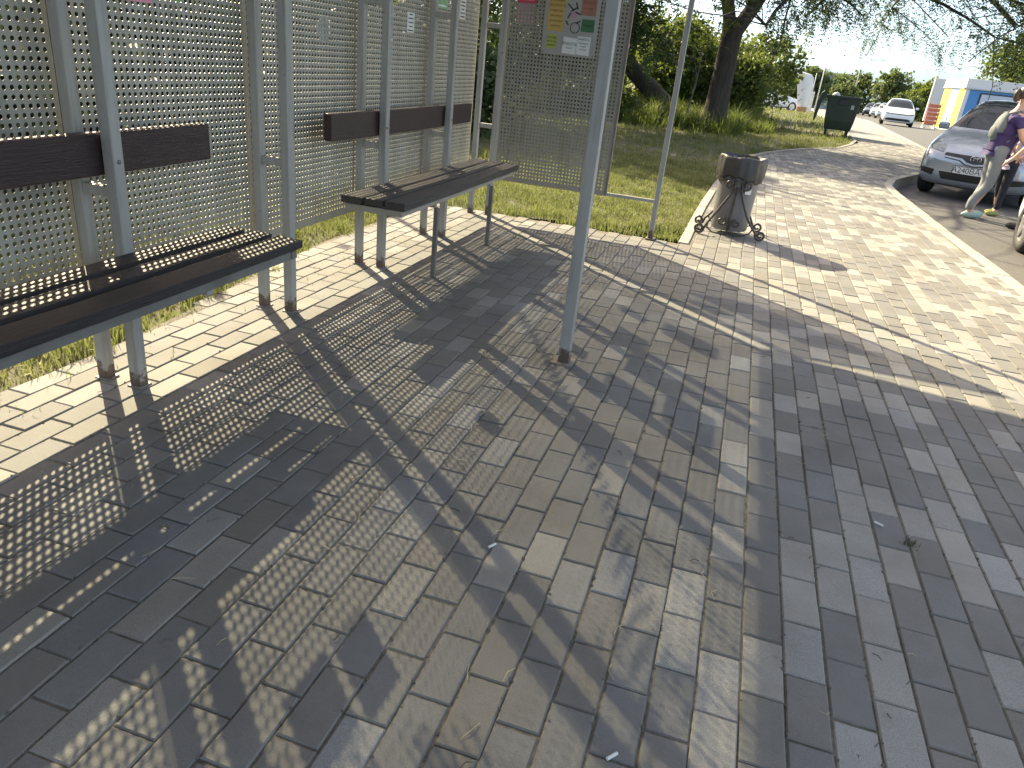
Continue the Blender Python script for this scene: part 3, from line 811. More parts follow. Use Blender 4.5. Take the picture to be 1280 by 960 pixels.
for i, (x, y, h, lb) in enumerate([(-14.0, 2.5, 5.2, 'tall tree far behind the near end of the perforated wall'), (-15.5, 8.5, 6.0, 'tall tree far behind the middle of the perforated wall'), (-13.5, 14.5, 5.6, 'tall tree far behind the shelter corner'), (-15.0, 22.0, 6.5, 'tall tree left of the broad dark tree')]):
    locust_tree('tree', lb, (x, y, -0.03), 70 + i, ([(0, 0, -0.2), (0.05, 0, 1.2), (0, 0.05, h * 0.5)], [0.25, 0.2, 0.15]),
        [((0, 0, h * 0.42), (0.5, 0.3, 1.0), h * 0.42, 0.11), ((0, 0, h * 0.35), (-0.6, 0.4, 0.8), h * 0.42, 0.1), ((0, 0, h * 0.45), (0.1, -0.6, 0.9), h * 0.42, 0.1), ((0, 0, h * 0.3), (0.9, -0.3, 0.5), h * 0.4, 0.09), ((0, 0, h * 0.25), (0.3, 0.9, 0.4), h * 0.4, 0.09)],
        'leaf_shrub', nspr=1500, spr_len=0.5, K=5, ll=0.17, lw=0.1, droop=0.5, maxlevel=2, kids=3, group=G3, scatter=0.45)

# distant trees beyond the road
G4 = 'distant trees beyond the parked cars'
far = [(2.4, 92, 4.2, 3.6, 'leaf_far', 'distant tree above the white curved panel'), (6.8, 112, 5.6, 4.2, 'leaf_far', 'distant tree behind the white flagpole'), (12.6, 118, 6.0, 4.4, 'leaf_bright', 'distant bright tree above the green container'),
       (16.5, 112, 6.2, 3.8, 'leaf_far', 'distant tree above the white sedan'), (19.4, 104, 5.0, 3.6, 'leaf_shrub', 'distant darker tree between white sedan and kiosk'), (13.8, 84, 2.8, 2.4, 'leaf_bright', 'low distant bush beside the white sedan roof'),
       (23.5, 128, 5.6, 4.5, 'leaf_far', 'distant tree above the kiosk roof'), (31.0, 130, 6.0, 5.0, 'leaf_far', 'distant tree right of the double street lamp'), (0.2, 100, 5.0, 4.5, 'leaf_far', 'distant tree left of the curved panel'), (-7.5, 96, 6.0, 5.5, 'leaf_far', 'distant tree behind the forked trunk'),
       (9.4, 96, 3.4, 2.6, 'leaf_far', 'low distant tree above the far dark car'), (-16.0, 90, 7.0, 6.0, 'leaf_far', 'distant tree behind the leaning trunk'), (-27, 84, 8, 7, 'leaf_far', 'distant tree left of the leaning trunk')]
for i, (x, y, h, w, mt, lb) in enumerate(far):
    z = float(zg(y)) - 0.3
    shrub('tree', lb, (x, y, z), 100 + i, [(0, 0, h * 0.42, w * 0.55, w * 0.5, h * 0.42), (-w * 0.3, 0, h * 0.6, w * 0.36, w * 0.36, h * 0.32), (w * 0.3, -0.3, h * 0.55, w * 0.38, w * 0.36, h * 0.34), (0.05 * w, 0.2, h * 0.8, w * 0.3, w * 0.3, h * 0.2)], 4200, 0.34 * (h / 5.0) ** 0.5, mt, 'tree', G4, stems=3)
shrub('tree', 'tall bright tree behind the kiosk at the right', (17.6, 66, float(zg(66)) - 0.1), 130, [(0, 0, 2.8, 2.6, 2.4, 2.4), (-0.6, 0, 5.0, 2.0, 1.8, 1.5), (1.5, 0, 4.6, 2.2, 2.0, 1.8)], 9000, 0.26, 'leaf_bright', 'tree', stems=5)

# ------------------------------------------------------------------ bus shelter
PX_F, PX_B, WALL_X = -2.000, -2.150, -2.196
PY = [-0.97, 0.04, 1.05, 2.05, 3.07, 4.06, 5.05, 6.09]
S = thing('bus_shelter', 'grey steel bus shelter with perforated back and end panels', 'bus shelter', (0, 0, 0))

def perf_mesh(name, nu, nv, pitch, hr, m_u, m_b, m_t, th=0.0020):
    """perforated sheet in the local (x,z) plane: nu*nv round holes, plain margins, front at y=0 and back at y=th"""
    W = nu * pitch + 2 * m_u; H = nv * pitch + m_b + m_t
    iu, iv = np.meshgrid(np.arange(nu + 1), np.arange(nv + 1), indexing='ij')
    gx = m_u + iu * pitch; gz = m_b + iv * pitch
    ng = gx.size
    cu, cv = np.meshgrid(np.arange(nu), np.arange(nv), indexing='ij')
    cxx = (m_u + (cu + 0.5) * pitch).ravel(); czz = (m_b + (cv + 0.5) * pitch).ravel()
    k = np.arange(8) * np.pi / 4
    ox = cxx[:, None] + hr * np.cos(k)[None]; oz = czz[:, None] + hr * np.sin(k)[None]
    nc = len(cxx)
    V1 = np.concatenate([np.stack([gx.ravel(), gz.ravel()], 1), np.stack([ox.ravel(), oz.ravel()], 1), np.array([(0, 0), (W, 0), (W, H), (0, H)])])
    nV = len(V1)
    gid = (iu * (nv + 1) + iv)
    c00 = gid[:-1, :-1].ravel(); c10 = gid[1:, :-1].ravel(); c11 = gid[1:, 1:].ravel(); c01 = gid[:-1, 1:].ravel()
    o = ng + np.arange(nc)[:, None] * 8 + np.arange(8)[None]
    pent = np.concatenate([np.stack([c10, c11, o[:, 1], o[:, 0], o[:, 7]], 1), np.stack([c11, c01, o[:, 3], o[:, 2], o[:, 1]], 1),
                           np.stack([c01, c00, o[:, 5], o[:, 4], o[:, 3]], 1), np.stack([c00, c10, o[:, 7], o[:, 6], o[:, 5]], 1)])
    e0 = ng + nc * 8
    K = [gid[0, 0], gid[-1, 0], gid[-1, -1], gid[0, -1]]
    marg = np.array([(e0, e0 + 1, K[1], K[0]), (e0 + 1, e0 + 2, K[2], K[1]), (e0 + 2, e0 + 3, K[3], K[2]), (e0 + 3, e0, K[0], K[3])])
    rim = np.concatenate([np.stack([o[:, a], o[:, (a + 1) % 8], o[:, (a + 1) % 8] + nV, o[:, a] + nV], 1) for a in range(8)])
    side = np.array([(e0 + a, e0 + a + nV, e0 + (a + 1) % 4 + nV, e0 + (a + 1) % 4) for a in range(4)])
    V = np.concatenate([np.stack([V1[:, 0], np.zeros(nV), V1[:, 1]], 1), np.stack([V1[:, 0], np.full(nV, th), V1[:, 1]], 1)])
    return mesh_np(name, V, [pent, pent[:, ::-1] + nV, marg, marg[:, ::-1] + nV, rim, side])

WALL_B, WALL_T = 0.315, 2.22
panel_me = perf_mesh('wall_panel', 35, 66, 0.028, 0.0083, 0.011, 0.035, 0.028)
panel_w = 35 * 0.028 + 0.022
for i in range(len(PY) - 1):
    o = obj('wall_panel', panel_me, M['panel'], S)
    o.location = (WALL_X, PY[i] + 0.5 * (PY[i + 1] - PY[i] - panel_w) - (0.016 if i == len(PY) - 2 else 0), WALL_B)
    o.rotation_euler = (0, 0, rad(90))
    # folded lower lip
    MB().box((WALL_X - 0.013, (PY[i] + PY[i + 1]) / 2, WALL_B - 0.0015), (0.024, panel_w, 0.002)).build('lip', M['panel'], o)
    o.children[-1].matrix_parent_inverse = o.matrix_basis.inverted()
END_B, END_T, END_Y = 0.305, 2.19, 6.118
end_me = perf_mesh('end_panel', 33, 65, 0.028, 0.0080, 0.020, 0.03, 0.028)
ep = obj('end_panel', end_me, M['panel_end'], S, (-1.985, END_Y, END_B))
MB().box((-1.985 + 0.964 + 0.009, END_Y + 0.006, (END_B + END_T) / 2), (0.016, 0.028, END_T - END_B)).build('panel_edge', M['edge'], S, bevel=0.003)
MB().box((-1.985 + 0.482, END_Y + 0.012, END_B - 0.003), (0.96, 0.022, 0.005)).build('panel_edge', M['edge'], S)

obj('end_panel', end_me, M['panel_end'], S, (-1.985, PY[0] - 0.03, END_B))  # unseen near-end panel, added to keep light off the left paving

def roof_z(x):
    xs = [-2.235, -2.05, -1.856, -1.335, -0.9, -0.4, -0.1, 0.15]; zs = [2.212, 2.222, 2.252, 2.445, 2.57, 2.65, 2.67, 2.66]
    return float(np.interp(x, xs, zs))
for y in PY:
    yb_ = y - 0.028 if y > 6 else y
    box_part('post', (PX_B, yb_, 1.095), (0.042, 0.044, 2.19), M['post'], S, 0.004)
    box_part('post', (PX_F, y, 1.10), (0.044, 0.046, 2.20), M['post'], S, 0.004)
    for z in (0.722, 1.470, 2.15):
        box_part('rung', ((PX_B + PX_F) / 2, y, z), (PX_F - PX_B - 0.043, 0.036, 0.036), M['post'], S, 0.003)
    for x in (PX_B, PX_F):
        MB().box((x, y, 0.002), (0.060, 0.060, 0.008)).build('foot_collar', M['edge'], S, bevel=0.002)  # thin dark collar standing for dirt and mortar round the foot
for y, w in ((-0.97, 0.05), (3.15, 0.052), (6.18, 0.040)):
    z1 = roof_z(-0.6) - 0.05
    box_part('front_post', (-0.6, y, z1 / 2), (w, w, z1), M['post'], S, 0.004)
# front post detail: collar halfway, bottom rail to the end panel
box_part('collar', (-0.6, 6.18, 1.30), (0.046, 0.046, 0.03), M['post'], S, 0.004)
box_part('rail', (-0.815, 6.15, 0.312), (0.40, 0.025, 0.025), M['post'], S, 0.003)
# roof: curved sheet with ribs and front beam
def roof_sheet():
    mb = MB()
    xs = np.linspace(-2.235, 0.15, 30)
    y0, y1 = -1.12, 6.135
    vs = []; fs = []
    zs = [roof_z(x) for x in xs]
    zs = np.convolve(np.pad(zs, 1, mode='edge'), [0.25, 0.5, 0.25], 'valid'); zs[0] = roof_z(xs[0]); zs[1] = roof_z(xs[1])
    for x, z in zip(xs, zs):
        for y in (y0, y1):
            vs.append((x, y, z)); vs.append((x, y, z + 0.012))
    n = len(xs)
    for i in range(n - 1):
        a = i * 4; b = a + 4
        fs += [(a, b, b + 2, a + 2), (a + 1, a + 3, b + 3, b + 1), (a, a + 1, b + 1, b), (a + 2, b + 2, b + 3, a + 3)]
    fs += [(0, 2, 3, 1), ((n - 1) * 4, (n - 1) * 4 + 1, (n - 1) * 4 + 3, (n - 1) * 4 + 2)]
    mb.add(vs, fs)
    return mb.build('roof', M['roof'], S)
roof_sheet()
for y in (-0.97, 1.05, 3.15, 5.05, 6.10):
    pts = [(x, y, roof_z(x) - 0.03) for x in np.linspace(-2.0, 0.10, 16)]
    MB().tube(pts, 0.018, 6).build('roof_rib', M['post'], S)
MB().box((-0.6, 2.58, roof_z(-0.6) - 0.045), (0.05, 7.1, 0.05)).build('beam', M['post'], S, bevel=0.004)
MB().box((-2.19, 2.58, 2.196), (0.03, 7.1, 0.02)).build('beam', M['post'], S)
# dark block standing for the soil gap in the paving round the centre post
MB().box((-0.605, 3.150, 0.0005), (0.105, 0.10, 0.012)).build('foot_collar', M['edge'], S, bevel=0.002)
MB().box((-0.6, 6.18, 0.004), (0.075, 0.075, 0.010)).build('foot_collar', M['edge'], S, bevel=0.002)

# ------------------------------------------------------------------ benches
def plank_mesh(name, L, w, t, seed):
    """board along y with slightly uneven worn edges"""
    rnd = random.Random(seed)
    mb = MB(); n = 16
    vs = []; fs = []
    for i in range(n + 1):
        y = -L / 2 + L * i / n
        j = [rnd.gauss(0, 0.0011) for _ in range(4)]
        sag = -0.004 * (1 - (2 * i / n - 1) ** 2)
        vs += [(-w / 2 + j[0], y, -t / 2 + sag), (w / 2 + j[1], y, -t / 2 + sag), (w / 2 + j[2], y, t / 2 + sag + j[3] * .6), (-w / 2 + j[3], y, t / 2 + sag + j[2] * .6)]
    for i in range(n):
        a = i * 4; b = a + 4
        for k in range(4):
            fs.append((a + k, a + (k + 1) % 4, b + (k + 1) % 4, b + k))
    fs += [(0, 3, 2, 1), (n * 4, n * 4 + 1, n * 4 + 2, n * 4 + 3)]
    mb.add(vs, fs)
    return mb.mesh(name, False, 0.005, 2, 50)

def bench(yc, label, wood, legs, seed):
    b = thing('bench', label, 'bench', (0, yc, 0), 0, 'wooden benches fixed to the shelter posts')
    L = 2.06
    for k, (xa, xb, th) in enumerate(((-1.976, -1.863, 0.038), (-1.852, -1.743, 0.038), (-1.731, -1.618, 0.042)) if legs else ((-1.976, -1.892, 0.027), (-1.856, -1.766, 0.027), (-1.730, -1.618, 0.034))):
        x = (xa + xb) / 2
        p = obj('seat_plank', plank_mesh('seat_plank', L - 0.01 * ((k * 7) % 3), xb - xa, th, seed + k), wood, b, (x, 0.006 * ((k * 5) % 3), 0.520 - th / 2))
    ends = 0.99
    mb = MB()
    for s in (-1, 1):
        mb.box((-1.80, s * ends, 0.4610), (0.33, 0.036, 0.032))
    for x in (-1.93, -1.652):
        mb.box((x, 0, 0.4610), (0.026, 2 * ends - 0.04, 0.032))
    mb.build('seat_frame', M['frame'] if legs else M['leg'], b, bevel=0.002)  # near frame takes the darker leg paint: underside shade put into its colour
    for s in (-0.505, 0.495):
        MB().box((-1.82, s, 0.4335), (0.34, 0.034, 0.022)).build('bracket', M['frame'], b, bevel=0.002)
        if legs:
            MB().box((-1.645, s, 0.211), (0.026, 0.026, 0.422)).build('leg', M['leg'], b, bevel=0.002)
    obj('backrest', plank_mesh('backrest', L, 0.046, 0.136, seed + 9), M['back_wood'], b, (-2.052, -0.005, 0.848))
    for s in (-0.505, 0.495):
        MB().lathe([(0.0, 0.006), (0.006, 0.005), (0.008, 0.0)], 10, 'X', (PX_F + 0.022, s, 0.825)).build('bolt', M['edge'], b, smooth=True)
    return b
bench(1.555, 'near dark brown wooden bench at the left edge, without front legs', M['seat_wood_dark'], False, 1)
bench(4.555, 'farther weathered grey wooden bench on thin metal front legs', M['seat_wood'], True, 5)

# ------------------------------------------------------------------ notices on the panels
def wall_notice(name, label, y, z, w, h, mat, lines=0, ink='ink', group=None, text=None, tsize=0.02):
    o = thing(name, label, 'notice', (WALL_X + 0.003, y, z), 0, group)
    MB().box((0, 0, 0), (0.0012, w, h)).build('sheet', M[mat], o)
    mb = MB()
    for i in range(lines):
        zz = h * 0.40 - i * h * 0.8 / max(1, lines - 1) if lines > 1 else 0
        ww = w * (0.72 if i % 3 else 0.5)
        mb.box((0.0012, 0, zz), (0.0006, ww, h * 0.055))
    if lines:
        mb.build('print', M[ink], o)
    return o
NG = 'paper notices on the perforated back wall'
wall_notice('notice', 'small lime notice high on the wall above the far backrest', 4.53, 1.555, 0.11, 0.14, 'paper_lime', 4, 'ink', NG)
wall_notice('notice', 'small white printed notice below and right of the lime notice', 4.785, 1.40, 0.105, 0.115, 'paper', 5, 'ink', NG)
wall_notice('notice', 'white printed notice near the shelter corner', 5.685, 1.555, 0.11, 0.15, 'paper', 6, 'ink', NG)
wall_notice('notice', 'green and white leaflet between the two far post pairs', 5.27, 1.60, 0.24, 0.16, 'paper_mint', 3, 'ink_white', NG)
wall_notice('notice', 'pink leaflet at the top edge near the first post pair', 2.43, 1.40, 0.17, 0.16, 'paper_pink', 3, 'ink_white', NG)
wall_notice('notice', 'green leaflet beside the pink leaflet at the top edge', 2.61, 1.415, 0.14, 0.15, 'paper_mint', 4, 'ink_white', NG)
# notices higher up on the wall (out of the picture, their shadows fall on the paving)
for (y, z, w, h, lb) in ((5.02, 1.76, 0.24, 0.24, 'white notice high on the wall beside the fourth post pair'), (4.70, 1.70, 0.16, 0.22, 'white notice above the far bench'), (4.80, 1.93, 0.30, 0.18, 'wide white notice under the roof above the far bench'),
                         (4.17, 1.68, 0.16, 0.2, 'white notice above the near end of the far bench'), (5.72, 1.86, 0.2, 0.26, 'tall white notice under the roof in the shelter corner')):
    wall_notice('notice', lb, y, z, w, h, 'paper', 5, 'ink', NG)
# round sticker
st = MB().lathe([(0.0, 0.0012), (0.062, 0.0012), (0.062, 0.0)], 28, 'X').build('round_sticker', M['paper'], None, loc=(WALL_X - 0.006, 3.74, 1.30))
tag(st, 'round sticker on the outer face of the wall between the two benches', 'sticker')

RXF = (rad(90), 0, 0)
# notice board on the end panel
nb = thing('notice_board', 'grey notice board with job adverts on the end panel', 'notice board', (-1.47, END_Y - 0.006, 1.62))
MB().box((0, 0, 0), (0.43, 0.006, 0.62)).build('board', M['board'], nb, bevel=0.002)
for (x, z) in ((-0.2, -0.295), (0.2, -0.295)):
    MB().lathe([(0.0, -0.003), (0.004, -0.0025), (0.006, 0.0)], 10, 'Y', (x, -0.0032, z)).build('screw', M['edge'], nb)
def sheet(name, label, x0, x1, z0, z1, mat, texts=(), ink='ink', tilt=0.0, lay=0):
    """paper on the notice board; coordinates in world x,z"""
    t = thing(name, label, 'notice', ((x0 + x1) / 2, END_Y - 0.0105 - 0.0008 * lay, (z0 + z1) / 2), 0, 'adverts on the notice board')
    t.rotation_euler = (0, tilt, 0)
    MB().box((0, 0, 0), (x1 - x0, 0.0006, z1 - z0)).build('sheet', M[mat], t)
    for (body, size, dz) in texts:
        text_part('lettering', body, size, M[ink], t, (0, -0.0008, dz), RXF)
    return t
sheet('notice', 'long yellow job advert with brown lettering, left on the board', -1.655, -1.525, 1.475, 1.76, 'paper_yellow', [('РАБОТА', 0.034, 0.105), ('в комбинат', 0.022, 0.07), ('ТРЕБУЮТСЯ', 0.022, 0.035), ('водители', 0.022, 0.0), ('грузчики', 0.022, -0.035), ('операторы', 0.02, -0.07), ('рабочие', 0.02, -0.105)], 'ink_brown')
sheet('notice', 'small lime advert with torn edge under the yellow advert', -1.645, -1.565, 1.352, 1.452, 'paper_lime', [('КУПЛЮ', 0.02, 0.025), ('волосы', 0.02, 0.0), ('дорого', 0.02, -0.025)], 'ink', 0.03)
sheet('notice', 'white advert with bold black lettering at the lower middle of the board', -1.515, -1.408, 1.325, 1.44, 'paper', [('РАБОТА', 0.028, 0.012), ('звоните', 0.015, -0.015)], 'ink', 0.05)
sheet('notice', 'white advert of small print at the lower right of the board', -1.405, -1.30, 1.325, 1.455, 'paper', [('РАБОТА', 0.022, 0.045), ('ежедневно', 0.014, 0.018), ('оплата', 0.014, -0.004), ('телефон', 0.014, -0.026)], 'ink', 0.02, 1)
sheet('notice', 'dark green leaflet at the right of the board', -1.385, -1.285, 1.488, 1.575, 'paper_green', [('Скидки', 0.02, 0.0)], 'ink', 0.0)
sheet('notice', 'rust red printed leaflet at the upper right of the board', -1.40, -1.285, 1.60, 1.78, 'paper_rust', [('ОБЪЯВЛЕНИЕ', 0.015, 0.04), ('продажа', 0.02, 0.0), ('ремонт', 0.02, -0.04)], 'ink_brown')
# drawn emblem: ring and black strokes with a pink blot
em = thing('drawing', 'black ring and brush strokes drawn round a pink blot on the board', 'drawing', (-1.455, END_Y - 0.0097, 1.56))
ring = [(0.036 * math.cos(a) + 0.02, 0, 0.036 * math.sin(a) - 0.05) for a in np.linspace(0, 2 * math.pi, 29)]
mb = MB()
for a, b in zip(ring[:-1], ring[1:]):
    mb.box(((a[0] + b[0]) / 2, 0, (a[2] + b[2]) / 2), (0.010, 0.0006, 0.006), Matrix.Rotation(-math.atan2(b[2] - a[2], b[0] - a[0]), 3, 'Y'))
mb.build('ring', M['ink'], em)
for (x, z, l, a) in ((-0.03, 0.09, 0.06, 0.7), (0.0, 0.075, 0.05, -0.6), (0.035, 0.05, 0.05, 0.3), (-0.035, 0.03, 0.045, -1.1), (0.02, 0.10, 0.05, 1.2), (-0.045, -0.02, 0.035, 0.9), (0.04, -0.01, 0.04, -0.5)):
    MB().box((x, 0.0, z), (l, 0.0005, 0.010), Matrix.Rotation(a, 3, 'Y')).build('stroke', M['ink'], em)
MB().lathe([(0, 0.0004), (0.032, 0.0004), (0.032, 0.0008)], 20, 'Y', (0, 0, 0.045)).build('blot', M['ink_pink'], em)
# red strip and pink sheet behind the holes
rs = thing('notice', 'red strip notice with pink paper behind the holes, left of the board', 'notice', (-1.835, END_Y, 1.60))
MB().box((0, -0.0022, 0.085), (0.15, 0.0008, 0.07)).build('strip', M['paper_red'], rs)
MB().box((0, 0.0045, 0.0), (0.145, 0.001, 0.20)).build('sheet', M['paper_pink'], rs)
text_part('lettering', 'КУПОН', 0.032, M['ink_white'], rs, (0, -0.0030, 0.078), RXF)

# ------------------------------------------------------------------ litter bin in its wrought-iron stand
def spiral(c, r0, r1, a0, turns, n=26):
    """2-D spiral points (u,w)"""
    return [(c[0] + (r0 + (r1 - r0) * i / n) * math.cos(a0 + turns * 2 * math.pi * i / n), c[1] + (r0 + (r1 - r0) * i / n) * math.sin(a0 + turns * 2 * math.pi * i / n)) for i in range(n + 1)]
LB = thing('litter_bin', 'grey drum litter bin with black bag in a scrolled iron stand', 'litter bin', (0.0, 6.98, 0), rad(4))
d = MB()
d.lathe([(0.0, 0.045), (0.150, 0.045), (0.158, 0.055), (0.166, 0.25), (0.177, 0.48), (0.184, 0.58), (0.190, 0.655), (0.185, 0.655), (0.178, 0.58), (0.168, 0.45)], 40)
d.build('drum', M['bin'], LB, smooth=True)
# bag folded over the rim, wrinkled
def bag_mesh():
    n = 64; prof = [(0.120, 0.52), (0.170, 0.60), (0.186, 0.662), (0.190, 0.676), (0.195, 0.673), (0.198, 0.655), (0.199, 0.59), (0.198, 0.54), (0.195, 0.51), (0.191, 0.492), (0.186, 0.494)]
    rnd = random.Random(4)
    ph = [rnd.uniform(0, 6.28) for _ in range(6)]
    vs = []; fs = []
    for i, (r, h) in enumerate(prof):
        w = min(1.0, i / 5.0)
        for k in range(n):
            a = 2 * math.pi * k / n
            j = w * (0.005 * math.sin(9 * a + ph[0] + i * .5) + 0.004 * math.sin(17 * a + ph[1] - i * .3) + 0.003 * math.sin(29 * a + ph[2]))
            hh = h + (0.016 * math.sin(3 * a + ph[3]) + 0.009 * math.sin(11 * a + ph[4]) if i >= 8 else 0.006 * math.sin(5 * a + ph[5]))
            side = 0.007 * max(0, math.cos(a + 0.5)) if i >= 4 else 0
            vs.append(((r + j + side) * math.cos(a), (r + j + side) * math.sin(a), hh - side * 1.2))
    m = len(prof)
    for i in range(m - 1):
        for k in range(n):
            fs.append((i * n + k, i * n + (k + 1) % n, (i + 1) * n + (k + 1) % n, (i + 1) * n + k))
    fs.append(tuple(range(n)))
    mb = MB(); mb.add(vs, fs)
    return mb.mesh('bag', True)
obj('bag', bag_mesh(), M['bag'], LB)
box_part('label', (0.085, -0.176, 0.405), (0.055, 0.003, 0.05), M['paper'], LB, 0.0, Matrix.Rotation(rad(26), 3, 'Z'))
MB().lathe([(0.186, 0.470), (0.197, 0.470), (0.197, 0.490), (0.186, 0.490)], 40, close=True).build('hoop', M['iron'], LB, smooth=False)
def frame_side(k):
    """one side of the triangular stand: two crossing rods, top scrolls, feet scrolls, low inner scrolls"""
    mb = MB()
    ang = rad(180 * k)
    R = Matrix.Rotation(ang, 3, 'Z')
    def to3(u, w):
        # plane leaning out towards the foot
        off = -(0.205 - 0.010 * min(1, w / 0.5))
        return R @ Vector((u, off, w))
    def run(pts, r=0.0105):
        mb.tube([to3(u, w) for (u, w) in pts], r, 7)
    L = spiral((-0.070, 0.455), 0.012, 0.047, rad(-60), 1.25, 26)     # opens at the right
    L = L + [(-0.03, 0.415), (-0.07, 0.34), (-0.135, 0.22), (-0.195, 0.115)]
    Lf = spiral((-0.262, 0.052), 0.042, 0.012, rad(-30), -1.35, 24)
    run(L + [(-0.215, 0.075), (-0.225, 0.045)] + [(-0.262 + 0.042 * math.cos(a), 0.052 + 0.042 * math.sin(a)) for a in np.linspace(rad(-30), rad(-90), 4)] + spiral((-0.262, 0.052), 0.042, 0.012, rad(-90), -1.2, 22))
    Rr = spiral((0.070, 0.455), 0.012, 0.047, rad(240), -1.25, 26)
    run(Rr + [(0.028, 0.41), (0.055, 0.33), (0.115, 0.20), (0.180, 0.11), (0.215, 0.07)] + spiral((0.262, 0.052), 0.042, 0.012, rad(210), 1.35, 26))
    run([(-0.005, 0.43), (-0.012, 0.30), (-0.020, 0.16), (-0.024, 0.03)])
    # low inner scrolls and belly curves
    run(spiral((-0.085, 0.135), 0.010, 0.045, rad(30), 1.1, 22) + [(-0.035, 0.11), (-0.026, 0.06)], 0.009)
    run(spiral((0.045, 0.125), 0.010, 0.038, rad(150), -1.1, 22) + [(-0.005, 0.10), (-0.020, 0.06)], 0.009)
    run([(-0.200, 0.105), (-0.195, 0.06), (-0.15, 0.028), (-0.09, 0.022), (-0.03, 0.04)], 0.007)
    run([(0.190, 0.10), (0.165, 0.055), (0.10, 0.028), (0.03, 0.022), (-0.02, 0.04)], 0.007)
    return mb
for k in range(2):
    frame_side(k).build('iron_stand', M['iron'], LB, smooth=True)

# ------------------------------------------------------------------ litter on the paving
for i, (x, y, a, lb) in enumerate(((0.0, 1.11, 0.9, 'cigarette end in the light patch at the bottom edge'), (0.67, 2.32, -0.5, 'cigarette end on a pale block at the right'), (-0.45, 1.67, 1.1, 'cigarette end in a joint in the shade of the wall'))):
    o = MB().tube([(-0.014, 0, 0.0042), (0.008, 0, 0.0042), (0.014, 0.0, 0.0040)], [0.0038, 0.0038, 0.0034], 8).build('cigarette_end', M['paper'], None, loc=(x, y, 0.002), rot=(0, 0, a))
    tag(o, lb, 'cigarette end', 'cigarette ends on the paving')
def scatter_bits(name, label, n, mat, lmin, lmax, r, region, seed, bend=0.3):
    rnd = random.Random(seed); mb = MB()
    for _ in range(n):
        x = rnd.uniform(*region[0]); y = rnd.uniform(*region[1]); a = rnd.uniform(0, 6.28); l = rnd.uniform(lmin, lmax)
        if rnd.random() < 0.5:
            i = round((x + 0.1514) / 0.10023); x = -0.1514 + 0.10023 * i + rnd.gauss(0, 0.006); a = math.pi / 2 + rnd.gauss(0, 0.5)
        p = Vector((x, y, 0.004)); dd = Vector((math.cos(a), math.sin(a), 0)); nn = Vector((-dd.y, dd.x, 0)) * rnd.gauss(0, bend) * l
        mb.tube([p - dd * l / 2, p + nn * 0.5 + Vector((0, 0, 0.003)), p + dd * l / 2], [r, r, r * 0.6], 4)
    o = mb.build(name, M[mat])
    return tag(o, label, 'plant litter', kind='stuff')
scatter_bits('straw_litter', 'dry grass straws and splinters scattered over the near paving', 120, 'straw', 0.015, 0.06, 0.0009, ((-1.6, 2.2), (0.6, 5.5)), 3)
scatter_bits('twig_litter', 'dark twigs and crumbs scattered over the paving', 260, 'twig', 0.006, 0.035, 0.0012, ((-2.4, 2.2), (0.6, 7.5)), 9)
# dirt crumbs and moss along the joints
def crumbs():
    rnd = random.Random(12); mb = MB()
    for _ in range(1500):
        i = rnd.randint(-22, 20); x = -0.1514 + 0.10023 * i + rnd.gauss(0, 0.0035); y = rnd.uniform(0.7, 5.0)
        s = rnd.uniform(0.0015, 0.0042)
        mb.tube([(x, y - s, -0.003), (x + rnd.gauss(0, s * .3), y, s * 0.9 - 0.002), (x, y + s, -0.003)], [s * 0.5, s, s * 0.5], 5)
    o = mb.build('joint_debris', M['sand'])
    return tag(o, 'dark grit collected in the paving joints', 'grit', kind='stuff')
crumbs()
# weed in a joint
pts = np.concatenate([RNG.normal(0, 0.012, (26, 2)) + np.array([0.755, 2.245]), np.full((26, 1), -0.002)], 1)
tag(obj('joint_weed', blades('joint_weed', pts, 0.022, 0.004, None, 1.1, 3), M['leaf_dark']), 'tiny dark weed tuft in a joint at the right', 'weed')
# seedlings and dead stalks at the wall foot
pts = np.concatenate([np.stack([RNG.uniform(-2.44, -2.05, 170), RNG.uniform(1.0, 6.1, 170)], 1), np.full((170, 1), -0.004)], 1)
tag(obj('seedlings', blades('seedlings', pts, 0.03, 0.004, None, 1.0, 5), M['weed']), 'sparse seedlings sprouting between blocks along the wall', 'weeds', kind='stuff')

# ------------------------------------------------------------------ green waste container
WC = thing('waste_container', 'dark green wheeled waste container with its lid hanging open', 'waste container', (2.42, 25.0, -0.03), rad(-4))
def loft(rings, cap0=True, cap1=True):
    n = len(rings[0]); vs = [p for r in rings for p in r]; fs = []
    for i in range(len(rings) - 1):
        for k in range(n):
            fs.append((i * n + k, i * n + (k + 1) % n, (i + 1) * n + (k + 1) % n, (i + 1) * n + k))
    if cap0: fs.append(tuple(range(n - 1, -1, -1)))
    if cap1: fs.append(tuple((len(rings) - 1) * n + k for k in range(n)))
    return vs, fs
def rect(x0, x1, y0, y1, z):
    return [(x0, y0, z), (x1, y0, z), (x1, y1, z), (x0, y1, z)]
mb = MB(); mb.add(*loft([rect(-0.34, 0.40, 0.05, 1.20, 0.20), rect(-0.37, 0.44, 0.02, 1.24, 0.45), rect(-0.43, 0.50, 0.0, 1.30, 1.10), rect(-0.36, 0.43, 0.06, 1.24, 1.10), rect(-0.32, 0.38, 0.1, 1.2, 0.6)]))
mb.build('body', M['container'], WC, bevel=0.02)
mb = MB()
for (x0, x1, y0, y1) in ((-0.47, 0.55, -0.04, 0.02), (-0.47, 0.55, 1.28, 1.34), (-0.47, -0.42, 0.025, 1.275), (0.49, 0.55, 0.025, 1.275)):
    mb.box(((x0 + x1) / 2, (y0 + y1) / 2, 1.11), (x1 - x0, y1 - y0, 0.07))
mb.build('top_rim', M['container'], WC, bevel=0.012)
